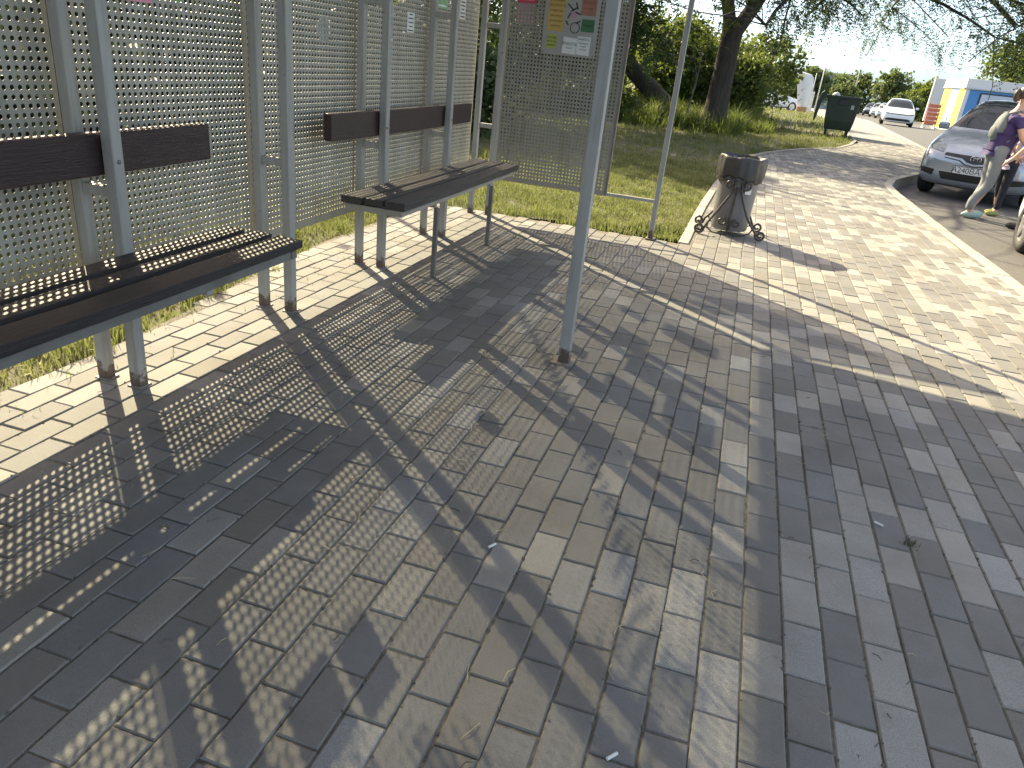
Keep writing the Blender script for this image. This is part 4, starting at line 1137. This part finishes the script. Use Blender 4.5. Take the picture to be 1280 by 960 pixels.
MB().box((0.02, -0.008, 0.97), (0.22, 0.03, 0.16)).build('lifting_pocket', M['black'], WC, bevel=0.008)
MB().box((0.30, -0.004, 0.86), (0.085, 0.012, 0.12)).build('sticker', M['polegrey'], WC)
# lid hangs down at the left
mb = MB()
pr = [(-0.50, 1.20), (-0.56, 1.24), (-0.63, 1.18), (-0.69, 0.95), (-0.71, 0.65), (-0.70, 0.42), (-0.66, 0.38), (-0.63, 0.50), (-0.60, 0.75), (-0.56, 1.0)]
rings = [[(x, y, z) for (x, z) in pr] for y in (-0.02, 0.0, 0.65, 1.30, 1.32)]
mb.add(*loft(rings)); mb.build('lid', M['container'], WC, bevel=0.01)
for (x, y) in ((-0.27, 0.13), (0.33, 0.13), (-0.27, 1.1), (0.33, 1.1)):
    w = MB().lathe([(0.0, -0.028), (0.07, -0.028), (0.10, -0.022), (0.10, 0.022), (0.07, 0.028), (0.0, 0.028)], 20, 'X', (x, y, 0.10)).build('wheel', M['tyre'], WC, smooth=False)
    MB().box((x, y + 0.01, 0.185), (0.085, 0.09, 0.09)).build('fork', M['polegrey'], w, bevel=0.01)
bagm = MB(); bagm.lathe([(0.0, 0.10), (0.07, 0.085), (0.11, 0.03), (0.10, -0.06), (0.0, -0.08)], 12)
tag(bagm.build('rubbish_bag', M['whitecloth'], None, smooth=True, loc=(2.25, 25.6, 1.10)), 'white rubbish bag poking out of the green container', 'bag')

# ------------------------------------------------------------------ cars
def car_sections(L, W, H, sty):
    """stations front (y=0) to rear: (y, zb, zbelt, ztop, w, wtop)"""
    hw = W / 2
    if sty == 'mpv':
        return [(0.00, .34, .56, .60, hw * .66, hw * .55), (0.03, .25, .62, .67, hw * .80, hw * .68), (0.10, .20, .68, .745, hw * .90, hw * .74), (0.28, .18, .76, .84, hw * .965, hw * .80),
                (0.60, .18, .85, .945, hw * .99, hw * .83), (0.95, .18, .93, 1.03, hw, hw * .84), (1.10, .18, .96, 1.09, hw, hw * .84), (1.45, .18, .98, 1.36, hw, hw * .76), (1.80, .18, .99, 1.535, hw, hw * .70),
                (2.25, .18, 1.0, H, hw, hw * .68), (3.0, .18, 1.0, H - .02, hw, hw * .67), (3.6, .20, 1.01, H - .10, hw * .98, hw * .65), (L - .28, .24, 1.0, H - .28, hw * .95, hw * .64), (L - .08, .30, .96, 1.10, hw * .90, hw * .66), (L, .36, .86, .90, hw * .80, hw * .64)]
    return [(0.00, .32, .54, .57, hw * .68, hw * .56), (0.03, .24, .60, .64, hw * .82, hw * .68), (0.10, .19, .65, .70, hw * .91, hw * .75), (0.30, .17, .71, .77, hw * .97, hw * .82),
            (0.70, .17, .78, .845, hw * .99, hw * .84), (1.15, .17, .85, .92, hw, hw * .85), (1.30, .17, .87, .97, hw, hw * .84), (1.70, .17, .90, 1.22, hw, hw * .73), (2.05, .17, .91, 1.41, hw, hw * .67),
            (2.50, .17, .92, H, hw, hw * .65), (3.0, .17, .93, H - .02, hw, hw * .64), (3.40, .18, .94, H - .14, hw, hw * .63), (3.75, .19, .95, 1.13, hw * .99, hw * .70), (L - .40, .22, .95, 1.02, hw * .97, hw * .78), (L - .08, .28, .90, .97, hw * .90, hw * .74), (L, .36, .78, .82, hw * .78, hw * .66)]

def car(name, label, loc, rz, paint, L=4.2, W=1.70, H=1.58, sty='mpv', plate=None, emblem=False, group=None, grille='slot', fancy=True, yaw_front=True):
    t = thing(name, label, 'car', loc, rz, group)
    st = car_sections(L, W, H, sty)
    rings = []
    for (y, zb, zs, zt, w, wt) in st:
        half = [(0, zb), (.6 * w, zb), (.93 * w, zb + .03), (w, zb + .16), (w * 1.0, zb + (zs - zb) * .55), (w * .985, zs - .05), (wt + (w - wt) * .45, zs + (zt - zs) * .45), (wt, zt - .05 * min(1, (zt - zs) / .3 + .3)), (wt * .72, zt - .012), (0, zt)]
        ring = [(x, y, z) for (x, z) in half] + [(-x, y, z) for (x, z) in half[-2:0:-1]]
        rings.append(ring)
    mb = MB(); mb.add(*loft(rings))
    me = mb.mesh('body', True)
    body = obj('body', me, M[paint], t)
    m = body.modifiers.new('s', 'SUBSURF'); m.levels = 2; m.render_levels = 2
    bake(body)
    fy, ry, wr = 0.80, L - 0.78, 0.305
    # wheel openings
    cb = MB()
    for y in (fy, ry):
        for s in (-1, 1):
            cb.lathe([(0.0, -0.14), (wr + .045, -0.14), (wr + .045, 0.14), (0.0, 0.14)], 32, 'X', (s * W / 2, y, wr))
    cut = cb.build('cut', M['black'])
    bo = body.modifiers.new('b', 'BOOLEAN'); bo.operation = 'DIFFERENCE'; bo.object = cut; bo.solver = 'FAST'
    try:
        bake(body)
    finally:
        bpy.data.objects.remove(cut)
    body.data.polygons.foreach_set('use_smooth', [True] * len(body.data.polygons))
    bm = bmesh.new(); bm.from_mesh(body.data)
    for e in bm.edges:
        if len(e.link_faces) == 2 and e.calc_face_angle(0) > rad(38):
            e.smooth = False
    bm.to_mesh(body.data)
    tree = BVHTree.FromBMesh(bm); bm.free()
    def patch(name, poly, mat, parent=None, axis='F', off=0.004, n=10, th=0.0):
        """outline poly ((u,z) pairs), gridded, laid onto the body along the given axis"""
        us = [p[0] for p in poly]; zs = [p[1] for p in poly]
        bmp = bmesh.new()
        vs = [bmp.verts.new((u, 0, z)) for (u, z) in poly]
        f = bmp.faces.new(vs)
        for co, no in [(Vector((u, 0, 0)), Vector((1, 0, 0))) for u in np.linspace(min(us), max(us), n + 2)[1:-1]] + [(Vector((0, 0, z)), Vector((0, 0, 1))) for z in np.linspace(min(zs), max(zs), n + 2)[1:-1]]:
            bmesh.ops.bisect_plane(bmp, geom=bmp.verts[:] + bmp.edges[:] + bmp.faces[:], plane_co=co, plane_no=no)
        bad = []
        for v in bmp.verts:
            u, z = v.co.x, v.co.z
            if axis == 'F':
                o, dr = Vector((u, -1, z)), Vector((0, 1, 0))
            elif axis == 'R':
                o, dr = Vector((u, L + 1, z)), Vector((0, -1, 0))
            elif axis == 'W':       # windscreen: along the normal-ish direction from ahead and above
                o, dr = Vector((u, -1, z + 1.2)), Vector((0, 1, -0.55)).normalized()
                o = Vector((u, -2.0, z))
                dr = Vector((0, 1, 0))
            else:
                s = 1 if axis == 'S+' else -1
                o, dr = Vector((s * 3, u, z)), Vector((-s, 0, 0))
            hit, nrm, idx, dist = tree.ray_cast(o, dr)
            if hit is None:
                bad.append(v)
            else:
                if nrm.dot(dr) > 0: nrm = -nrm
                v.co = hit + nrm * off
        bmesh.ops.delete(bmp, geom=bad, context='VERTS')
        bmesh.ops.recalc_face_normals(bmp, faces=bmp.faces)
        me = bpy.data.meshes.new(name); bmp.to_mesh(me); bmp.free()
        me.polygons.foreach_set('use_smooth', [True] * len(me.polygons))
        return obj(name, me, M[mat], parent or t)
    hw = W / 2
    if sty == 'mpv':
        patch('windscreen', [(-.70, 1.075), (.70, 1.075), (.57, 1.50), (.3, 1.525), (-.3, 1.525), (-.57, 1.50)], 'glass', n=14, off=0.006)
        win = [[(1.42, 1.03), (1.88, 1.46), (2.30, 1.50), (2.30, 1.03)], [(2.38, 1.03), (2.38, 1.50), (3.0, 1.49), (3.16, 1.03)]]
        rear = [(-.55, 1.05), (.55, 1.05), (.46, 1.36), (-.46, 1.36)]
    else:
        patch('windscreen', [(-.70, .955), (.70, .955), (.54, 1.375), (.3, 1.40), (-.3, 1.40), (-.54, 1.375)], 'glass', n=14, off=0.006)
        win = [[(1.66, .96), (2.12, 1.33), (2.48, 1.37), (2.48, .96)], [(2.56, .96), (2.56, 1.37), (3.1, 1.34), (3.45, .99)]]
        rear = [(-.58, 1.0), (.58, 1.0), (.48, 1.30), (-.48, 1.30)]
    patch('rear_window', rear, 'glass', axis='R', n=8)
    for ax in ('S+', 'S-'):
        for w in win:
            patch('side_window', w, 'glass', axis=ax, n=6)
        patch('door', [(1.5, .34), (2.33, .34), (2.33, .86), (1.42, .86)], paint, axis=ax, n=6, off=0.003)
    if sty == 'mpv':
        for s in (-1, 1):
            patch('headlight', [(s * .485, .70), (s * .70, .735), (s * .80, .80), (s * .785, .875), (s * .70, .872), (s * .50, .80)], 'lamp', n=8, off=0.005)
        patch('grille', [(-.46, .665), (-.19, .650), (-.11, .60), (0, .585), (.11, .60), (.19, .650), (.46, .665), (.45, .705), (.20, .700), (0, .70), (-.20, .700), (-.45, .705)], 'black', n=12)
        patch('grille_slot', [(-.44, .625), (-.22, .605), (-.13, .555), (0, .54), (.13, .555), (.22, .605), (.44, .625), (.44, .637), (.21, .62), (.125, .572), (0, .556), (-.125, .572), (-.21, .62), (-.44, .637)], 'black', n=12)
        patch('lower_intake', [(-.40, .31), (.40, .31), (.46, .42), (-.46, .42)], 'black', n=10)
        for s in (-1, 1):
            patch('fog_intake', [(s * .545, .345), (s * .73, .375), (s * .76, .455), (s * .53, .435)], 'black', n=6)
    else:
        for s in (-1, 1):
            patch('headlight', [(s * .44, .60), (s * .74, .62), (s * .80, .705), (s * .60, .70), (s * .46, .665)], 'lamp', n=8, off=0.005)
        patch('grille', [(-.43, .605), (.43, .605), (.45, .655), (-.45, .655)], 'black', n=10)
        patch('lower_intake', [(-.62, .285), (.62, .285), (.66, .36), (.50, .41), (-.50, .41), (-.66, .36)], 'black', n=10)
    for s in (-1, 1):
        patch('tail_light', [(s * .56, .72), (s * .80, .74), (s * .78, .92), (s * .60, .90)], 'paper_red', axis='R', n=5)
    # wheels
    for y in (fy, ry):
        for s in (-1, 1):
            c = (s * (hw - .095), y, wr)
            ty = MB().lathe([(wr * .62, -0.09), (wr * .9, -0.095), (wr, -0.065), (wr, 0.065), (wr * .9, 0.095), (wr * .62, 0.09)], 32, 'X', c, close=True).build('wheel', M['tyre'], t, smooth=True)
            rb = MB().lathe([(0.0, s * .085), (.05, s * .088), (.06, s * .06), (wr * .55, s * .078), (wr * .64, s * .088), (wr * .64, -s * .05)], 28, 'X', c)
            rb.build('rim', M['rim'], ty)
            sp = MB()
            for k in range(5):
                R = Matrix.Rotation(2 * math.pi * k / 5, 3, 'X')
                v = R @ Vector((0, 0, wr * .36)); sp.box((c[0] + s * .086, c[1] + v.y, c[2] + v.z), (.012, .05, wr * .46), R)
            sp.build('spokes', M['rim'], ty)
    for s in (-1, 1):
        ym, zm = (1.42, 1.06) if sty == 'mpv' else (1.62, .985)
        mb2 = MB(); mb2.box((s * (hw + .055), ym, zm), (.17, .09, .115)); mb2.build('mirror', M[paint], t, bevel=0.03, seg=3)
    if plate:
        hit, nrm, _, _ = tree.ray_cast(Vector((0, -1, .475)), Vector((0, 1, 0)))
        yb = hit.y - .016
        pl = MB().box((0, yb, .475), (.53, .012, .118)).build('number_plate', M['black'], t, bevel=.003)
        MB().box((0, yb - .0075, .475), (.512, .004, .102)).build('plate_face', M['paper'], pl)
        tx = text_part('lettering', plate[0], .115, M['ink'], pl, (-.075, yb - .0105, .474), (rad(90), 0, 0))
        text_part('lettering', plate[1], .085, M['ink'], pl, (.195, yb - .0105, .485), (rad(90), 0, 0))
        MB().box((.137, yb - .0100, .475), (.004, .001, .100)).build('divider', M['ink'], pl)
    if emblem:
        hit, nrm, _, _ = tree.ray_cast(Vector((0, -1, .660)), Vector((0, 1, 0)))
        yb = hit.y - .010
        def ell(mb, a, b, cx, cz, r, n=30):
            mb.tube([(cx + a * math.cos(k * 2 * math.pi / n), yb, cz + b * math.sin(k * 2 * math.pi / n)) for k in range(n + 1)], r, 6, cap=False)
        mb3 = MB(); ell(mb3, .074, .050, 0, .660, .008); ell(mb3, .026, .046, 0, .660, .006); ell(mb3, .050, .017, 0, .688, .006)
        mb3.build('emblem', M['chrome'], t, smooth=True)
    return t

# silver compact van facing us in the angled bay
car('parked_car', 'silver blue car facing us beside the kerb with number plate showing', (3.42, 13.50, -0.16), rad(-25), 'silver', plate=('А240ВА', '19'), emblem=True, W=1.72)
CG = 'parked cars along the road'
sedan = car('parked_car', 'white sedan facing us at the head of the far row', (7.75, 48.4, float(zg(49)) - 0.16), rad(-7), 'white_paint', L=4.4, W=1.72, H=1.45, sty='sedan', group=CG)
for (x, y, r, lb, mt) in ((11.9, 82.0, -9, 'far white sedan just left of the white sedan at the head of the row', 'white_paint'), (12.65, 92.0, -9, 'far white sedan next to the far dark car', 'white_paint'), (13.4, 104.0, -9, 'far dark car behind the row of white cars', 'dark_paint'), (14.4, 118.0, -9, 'farthest pale car beyond the dark car', 'pearl_paint')):
    c = copy_tree(sedan); c.location = (x, y, float(zg(y)) - 0.16); c.rotation_euler = (0, 0, rad(r)); c['label'] = lb
    if mt != 'white_paint':
        for ch in c.children:
            if ch.data and ch.data.materials and ch.data.materials[0] and ch.data.materials[0].name == 'white_car_paint':
                ch.data = ch.data.copy(); ch.data.materials[0] = M[mt]
# white cars left, behind the shrubs, seen from the side
c = copy_tree(sedan); c.location = (2.55, 54.5, float(zg(54)) - 0.12); c.rotation_euler = (0, 0, rad(118)); c['label'] = 'white car seen from the side behind the bright shrub, nose to the right'
c = copy_tree(sedan); c.location = (-0.6, 57.5, float(zg(57)) - 0.12); c.rotation_euler = (0, 0, rad(100)); c['label'] = 'white car half hidden by the shrub branches'
# near car at the right edge, only its corner in view
car('parked_car', 'white car at the right edge, only its dark-tyred corner showing', (3.99, 10.2, -0.16), rad(177), 'white_paint', L=4.2, W=1.76, H=1.55, sty='mpv')

# ------------------------------------------------------------------ kiosk and street furniture in the distance
KZ = float(zg(58)) - 0.18
KX, KY = 12.35, 56.0
K = thing('kiosk', 'blue and yellow street kiosk with white parapet behind the silver car', 'kiosk', (KX, KY, KZ))
KH = 3.15; KW, KD = 7.0, 6.0
MB().box((KW / 2, KD / 2, KH / 2 - .25), (KW, KD, KH - .5)).build('wall', M['kwhite'], K)
MB().box((KW / 2, KD / 2, KH - .23), (KW + .16, KD + .16, .54)).build('parapet', M['kwhite'], K, bevel=.02)
MB().box((KW / 2 + .12, -.012, 1.30), (KW - .24, .03, 2.55)).build('blue_panel', M['kblue'], K)
fr = MB().box((2.0, -.04, 2.08), (2.3, .05, .72)).build('window', M['ink'], K)
MB().box((2.0, -.07, 2.08), (2.12, .03, .56)).build('pane', M['kwin'], fr)
fr = MB().box((5.0, -.04, 2.08), (2.3, .05, .72)).build('window', M['ink'], K)
MB().box((5.0, -.07, 2.08), (2.12, .03, .56)).build('pane', M['kwin'], fr)
for y0, y1, mt, nm in ((0.1, 1.6, 'kyellow', 'yellow_panel'), (1.65, 3.7, 'klight', 'poster_panel'), (3.75, 5.9, 'kyellow', 'yellow_panel')):
    MB().box((-.012, (y0 + y1) / 2, 1.30), (.03, y1 - y0, 2.55)).build(nm, M[mt], K)
MB().box((KW / 2, -.10, KH - .52), (KW + .1, .06, .07)).build('gutter', M['polegrey'], K)
MB().box((-.10, KD / 2, KH - .52), (.06, KD + .1, .07)).build('gutter', M['polegrey'], K)
MB().box((KW / 2, KD / 2, -.02), (KW + .3, KD + .3, .14)).build('plinth', M['kerb'], K)
mb = MB()
for (y, z, w, h) in ((2.3, 2.1, .5, .25), (2.9, 1.7, .8, .2), (2.5, 1.25, .35, .5), (3.1, .8, .4, .35), (2.2, .55, .5, .2)):
    mb.box((-.030, y, z), (.006, w, h))
mb.build('poster_print', M['kwhite'], K)

t = thing('folding_sign', 'orange slatted folding board standing between white sedan and kiosk', 'sign board', (10.6, 54.5, float(zg(54)) - .16), rad(12))
mb = MB()
for i in range(5):
    mb.box((0, -.10 + .02 * i, .35 + i * .24), (.75, .03, .205), Matrix.Rotation(rad(-6), 3, 'X'))
mb.build('board', M['orange'], t, bevel=.01)
for s in (-.34, .34):
    MB().box((s, -.02, .75), (.05, .05, 1.5)).build('leg', M['orange'], t, bevel=.006)
for s in (-.34, .34):
    MB().box((s, -.02, .05), (.16, .35, .1)).build('foot', M['kwhite'], t, bevel=.01)
t = thing('round_table', 'small white round table beside the kiosk corner', 'table', (11.5, 54.6, float(zg(54)) - .16))
MB().lathe([(0, .74), (.42, .74), (.44, .755), (.42, .77), (0, .77)], 24).build('table_top', M['kwhite'], t)
MB().lathe([(.03, .74), (.03, .05), (.24, .02), (.24, 0)], 16).build('leg', M['kwhite'], t)

for i, (x, y, z0, w, h, lb) in enumerate(((15.2, 79.0, 3.0, 1.0, 3.9, 'tall white sign pylon left of the kiosk'),)):
    t = thing('sign_pylon', lb, 'sign', (x, y, float(zg(y)) - .16), rad(8))
    MB().box((0, 0, h / 2 + .15), (w, .25, h - .3)).build('face', M['kwhite'], t, bevel=.03)
    MB().box((.75, .05, h / 2 - .2), (.35, .2, h - .7)).build('side_strip', M['ink'], t, bevel=.02)
    MB().box((0.2, 0, .08), (1.2, .4, .16)).build('base', M['kerb'], t)

# white curved panel left of the container
t = thing('curved_panel', 'white curved fan-shaped panel on an orange brown base', 'sign', (2.62, 50.5, float(zg(50.5)) - .03))
rings = []
prof = [(-.20, .30, .0), (-.30, .34, .35), (-.40, .38, .8), (-.52, .40, 1.25), (-.64, .34, 1.62), (-.70, .20, 1.80), (-.70, -.35, 1.90)]
for (a, b, z) in prof:
    n = 8; front = []; back = []
    for k in range(n + 1):
        u = k / n; x = a + (b - a) * u; y = -.22 * math.sin(math.pi * u)
        front.append((x, y, z + .30)); back.append((x, y + .06, z + .30))
    rings.append(front + back[::-1])
mb = MB(); mb.add(*loft(rings)); mb.build('panel', M['kwhite'], t, smooth=False)
MB().box((.06, -.06, .15), (.56, .36, .30)).build('base', M['tan'], t, bevel=.01)

def pole(name, label, x, y, h, r, cat, lean=0.0, mat='polegrey'):
    o = MB().tube([(0, 0, -.1), (lean * .5, 0, h * .5), (lean, 0, h)], [r, r * .85, r * .6], 10).build(name, M[mat], None, smooth=True, loc=(x, y, float(zg(y))))
    return tag(o, label, cat)
pole('flagpole', 'tall white flagpole behind the green container', 4.75, 70, 4.0, .055, 'pole', 0, 'kwhite')
pole('street_pole', 'grey pole left of the white flagpole', 4.0, 66, 2.7, .05, 'pole')
pole('street_pole', 'thin pole right of the container in front of far trees', 10.6, 100, 5.2, .06, 'pole')
def street_lamp(label, x, y, h, arms):
    t = thing('street_lamp', label, 'street lamp', (x, y, float(zg(y)) - .16))
    MB().tube([(0, 0, 0), (0, 0, h * .5), (0, 0, h)], [.10, .08, .05], 10).build('pole', M['polegrey'], t, smooth=True)
    for s in arms:
        MB().tube([(0, 0, h - .1), (s * .5, 0, h + .25), (s * 1.5, 0, h + .42)], .035, 8).build('arm', M['polegrey'], t, smooth=True)
        MB().box((s * 1.75, 0, h + .42), (.55, .22, .10)).build('lamp_head', M['polegrey'], t, bevel=.03)
    return t
street_lamp('double armed street lamp far beyond the kiosk', 24.9, 120, 7.0, (-1, 1))
street_lamp('single armed street lamp above the far parked cars', 13.2, 118, 6.6, (1,))
# far grey block of flats glimpsed between the trees
t = thing('apartment_block', 'far grey apartment block glimpsed between distant trees', 'building', (5.4, 150, float(zg(150)) - .2))
MB().box((4.6, 5, 2.9), (9.2, 10, 5.8)).build('wall', M['farwall'], t)
MB().box((4.6, 5, 5.93), (9.6, 10.4, .25)).build('roof', M['polegrey'], t)
for i in range(4):
    for j in range(2):
        MB().box((1.3 + i * 2.2, -.02, 1.7 + j * 2.4), (1.1, .08, 1.3)).build('window', M['farwin'], t)
# low fence of white bars behind the container
t = thing('bar_fence', 'low white bar fence behind the green container', 'fence', (3.2, 58, float(zg(58)) - .05), rad(75))
for i in range(12):
    MB().box((i * .22, 0, .65), (.035, .035, 1.3)).build('bar', M['kwhite'], t)
for z in (.2, 1.15):
    MB().box((1.21, .03, z), (2.6, .025, .05)).build('rail', M['kwhite'], t)

# ------------------------------------------------------------------ people
def skin_obj(name, nodes, edges, mat, parent, sub=2, root=0):
    me = bpy.data.meshes.new(name)
    me.from_pydata([n[:3] for n in nodes], edges, [])
    o = bpy.data.objects.new(name, me); link(o, parent)
    o.modifiers.new('k', 'SKIN')
    lay = me.skin_vertices[0].data
    for i, n in enumerate(nodes):
        lay[i].radius = (n[3], n[3] if len(n) < 5 else n[4])
        lay[i].use_root = (i == root)
    o.modifiers['k'].use_smooth_shade = True
    s = o.modifiers.new('s', 'SUBSURF'); s.levels = sub; s.render_levels = sub
    bake(o)
    o.data.materials.clear(); o.data.materials.append(M[mat])
    o.data.polygons.foreach_set('use_smooth', [True] * len(o.data.polygons))
    return o

def ellipsoid(mb, c, r, n=16, m=10, R=None):
    vs = []; fs = []
    for i in range(m + 1):
        th = math.pi * i / m
        for k in range(n):
            ph = 2 * math.pi * k / n
            v = Vector((r[0] * math.sin(th) * math.cos(ph), r[1] * math.sin(th) * math.sin(ph), r[2] * math.cos(th)))
            if R is not None: v = R @ v
            vs.append(v + Vector(c))
    for i in range(m):
        for k in range(n):
            fs.append((i * n + k, i * n + (k + 1) % n, (i + 1) * n + (k + 1) % n, (i + 1) * n + k))
    mb.add(vs, fs)

def person(label, loc, rz, s, top, trousers, shoes, hair='hair', lean=0.18, arm_f=((.16, .30), (.12, .25)), legs=((.02, .05), (-.02, -.06)), skirt=False, group=None):
    """local: +x is forward, +y is left; s scales a 1.65 m body"""
    t = thing('person', label, 'person', loc, rz, group)
    hip = .88; ln = lean
    def sp(h):   # spine forward offset by height above the hips
        return ln * (h - hip)
    sx = .03
    shz = 1.36
    nodes = [(sx, 0, .93, .115, .135), (sx + sp(1.10), 0, 1.10, .095, .12), (sx + sp(1.26), 0, 1.26, .10, .15), (sx + sp(shz), 0, shz, .075, .12), (sx + sp(1.45) + .01, 0, 1.45, .05), (sx + sp(1.52) + .03, 0, 1.53, .052)]
    edges = [(0, 1), (1, 2), (2, 3), (3, 4), (4, 5)]
    # head as part of the continuous body
    hx = sx + sp(1.56) + .045
    nodes += [(hx + .01, 0, 1.585, .080, .072), (hx, 0, 1.655, .085, .076), (hx - .01, 0, 1.71, .055, .055)]
    edges += [(5, 6), (6, 7), (7, 8)]
    b = len(nodes)
    nodes += [(hx + .095, 0, 1.60, .012), ]      # nose
    edges += [(6, b)]
    wr = []
    for side, (fx, fz) in zip((1, -1), arm_f):
        b = len(nodes)
        ex, ez = sx + sp(shz) + fx * .45, shz - .26
        wx, wz = sx + sp(shz) + fx * .45 + fx * .9, shz - .26 - fz * .9 + .06
        wy = side * (.21 if side > 0 else .19)
        nodes += [(sx + sp(shz), side * .155, shz - .01, .052), (ex, side * .205, ez, .038), (wx, wy * .9, wz, .025), (wx + .05, wy * .86, wz - .045, .030, .016)]
        edges += [(3, b), (b, b + 1), (b + 1, b + 2), (b + 2, b + 3)]
        hb = b + 3
        for q in range(4):
            c = len(nodes)
            oy = (q - 1.5) * .019
            nodes += [(wx + .085, wy * .86 + oy, wz - .085, .0085), (wx + .095, wy * .86 + oy, wz - .125 + .004 * abs(q - 1), .0075)]
            edges += [(hb, c), (c, c + 1)]
        c = len(nodes)
        nodes += [(wx + .085, wy * .86 - side * .045, wz - .045, .009), (wx + .105, wy * .86 - side * .05, wz - .075, .008)]
        edges += [(hb, c), (c, c + 1)]
    for side, (kx, ax) in zip((1, -1), legs):
        b = len(nodes)
        nodes += [(sx, side * .085, .86, .085), (sx + kx, side * .09, .47, .056), (ax, side * .09, .10, .036), (ax + .09, side * .095, .04, .03)]
        edges += [(0, b), (b, b + 1), (b + 1, b + 2), (b + 2, b + 3)]
    body = skin_obj('body', nodes, edges, 'skin', t, 2, 0)
    # clothes, same skeleton with larger radii
    n2 = [(sx + sp(1.03), 0, 1.03, .135, .158), (sx, 0, .92, .142, .165)]; e2 = [(0, 1)]
    if skirt:
        n2 += [(sx, 0, .70, .15, .17), (sx, 0, .42, .17, .19)]; e2 += [(1, 2), (2, 3)]
    else:
        for side, (kx, ax) in zip((1, -1), legs):
            b = len(n2)
            n2 += [(sx, side * .09, .84, .098), (sx + kx, side * .092, .47, .070), (ax + .005, side * .092, .24, .058), (ax, side * .092, .105, .052)]
            e2 += [(1, b), (b, b + 1), (b + 1, b + 2), (b + 2, b + 3)]
    skin_obj('trousers' if not skirt else 'skirt', n2, e2, trousers, t, 2, 0)
    n3 = [(sx, 0, .90, .135, .158), (sx + sp(.98), 0, .98, .138, .160), (sx + sp(1.10), 0, 1.10, .128, .152), (sx + sp(1.26), 0, 1.26, .128, .172), (sx + sp(shz), 0, shz - .005, .09, .135), (sx + sp(1.42), 0, 1.415, .06, .075)]
    e3 = [(0, 1), (1, 2), (2, 3), (3, 4), (4, 5)]
    for side, (fx, fz) in zip((1, -1), arm_f):
        b = len(n3)
        n3 += [(sx + sp(shz), side * .160, shz - .012, .066), (sx + sp(shz) + fx * .25, side * .193, shz - .15, .056)]
        e3 += [(4, b), (b, b + 1)]
    skin_obj('top', n3, e3, top, t, 2, 1)
    for side, (kx, ax) in zip((1, -1), legs):
        mb = MB(); ellipsoid(mb, (ax + .055, side * .093, .045), (.135, .05, .050), 16, 10)
        mb.v = [(p[0], p[1], max(p[2], .004)) for p in mb.v]
        mb.build('shoe', M[shoes], t, smooth=True)
    hb = MB(); ellipsoid(hb, (hx - .022, 0, 1.665), (.102, .090, .092), 18, 12, Matrix.Rotation(rad(-28), 3, 'Y'))
    ellipsoid(hb, (hx - .125, 0, 1.62), (.05, .04, .085), 12, 8)
    hb.build('hair', M[hair], t, smooth=True)
    eb = MB()
    for side in (1, -1):
        ellipsoid(eb, (hx + .080, side * .031, 1.632), (.010, .012, .008), 8, 6)
    eb.build('eyes', M['ink'], t, smooth=True)
    mo = MB(); ellipsoid(mo, (hx + .084, 0, 1.556), (.006, .022, .005), 8, 6)
    mo.build('mouth', M['paper_rust'], t, smooth=True)
    t.scale = (s, s, s)
    return t
PG = 'people between the parked cars'
pw = person('woman in grey trousers and purple top leaning forward between the cars', (3.20, 11.85, -0.16), rad(8), 0.99, 'purple', 'denim', 'mint', lean=.12, arm_f=((.20, .30), (.22, .26)), legs=((.03, -.02), (.0, -.12)), group=PG)
bp = MB(); ellipsoid(bp, (-.085, 0, 1.20), (.070, .125, .20), 18, 12, Matrix.Rotation(rad(12), 3, 'Y')); ellipsoid(bp, (-.145, 0, 1.13), (.035, .09, .09), 14, 8)
for s in (-.09, .09):
    bp.tube([(-.05, s, 1.38), (.07, s * 1.1, 1.42), (.17, s * 1.15, 1.32), (.15, s * 1.2, 1.15), (.02, s * 1.3, 1.03), (-.08, s, 1.06)], .014, 6)
b = bp.build('backpack', M['packgrey'], None, smooth=True, loc=(3.23, 11.85, -0.16), rot=(0, 0, rad(8)))
tag(b, "grey backpack worn on the leaning woman's back", 'backpack')
person('child in lilac top, dark trousers and lime shoes behind the leaning woman', (3.62, 12.45, -0.16), rad(200), 0.80, 'lilac', 'darkcloth', 'limeshoe', lean=.10, group=PG)
person('person in lilac grey skirt and white top at the right edge', (3.70, 11.25, -0.16), rad(150), 0.97, 'whitecloth', 'lilac_grey', 'darkcloth', lean=.30, skirt=True, group=PG)
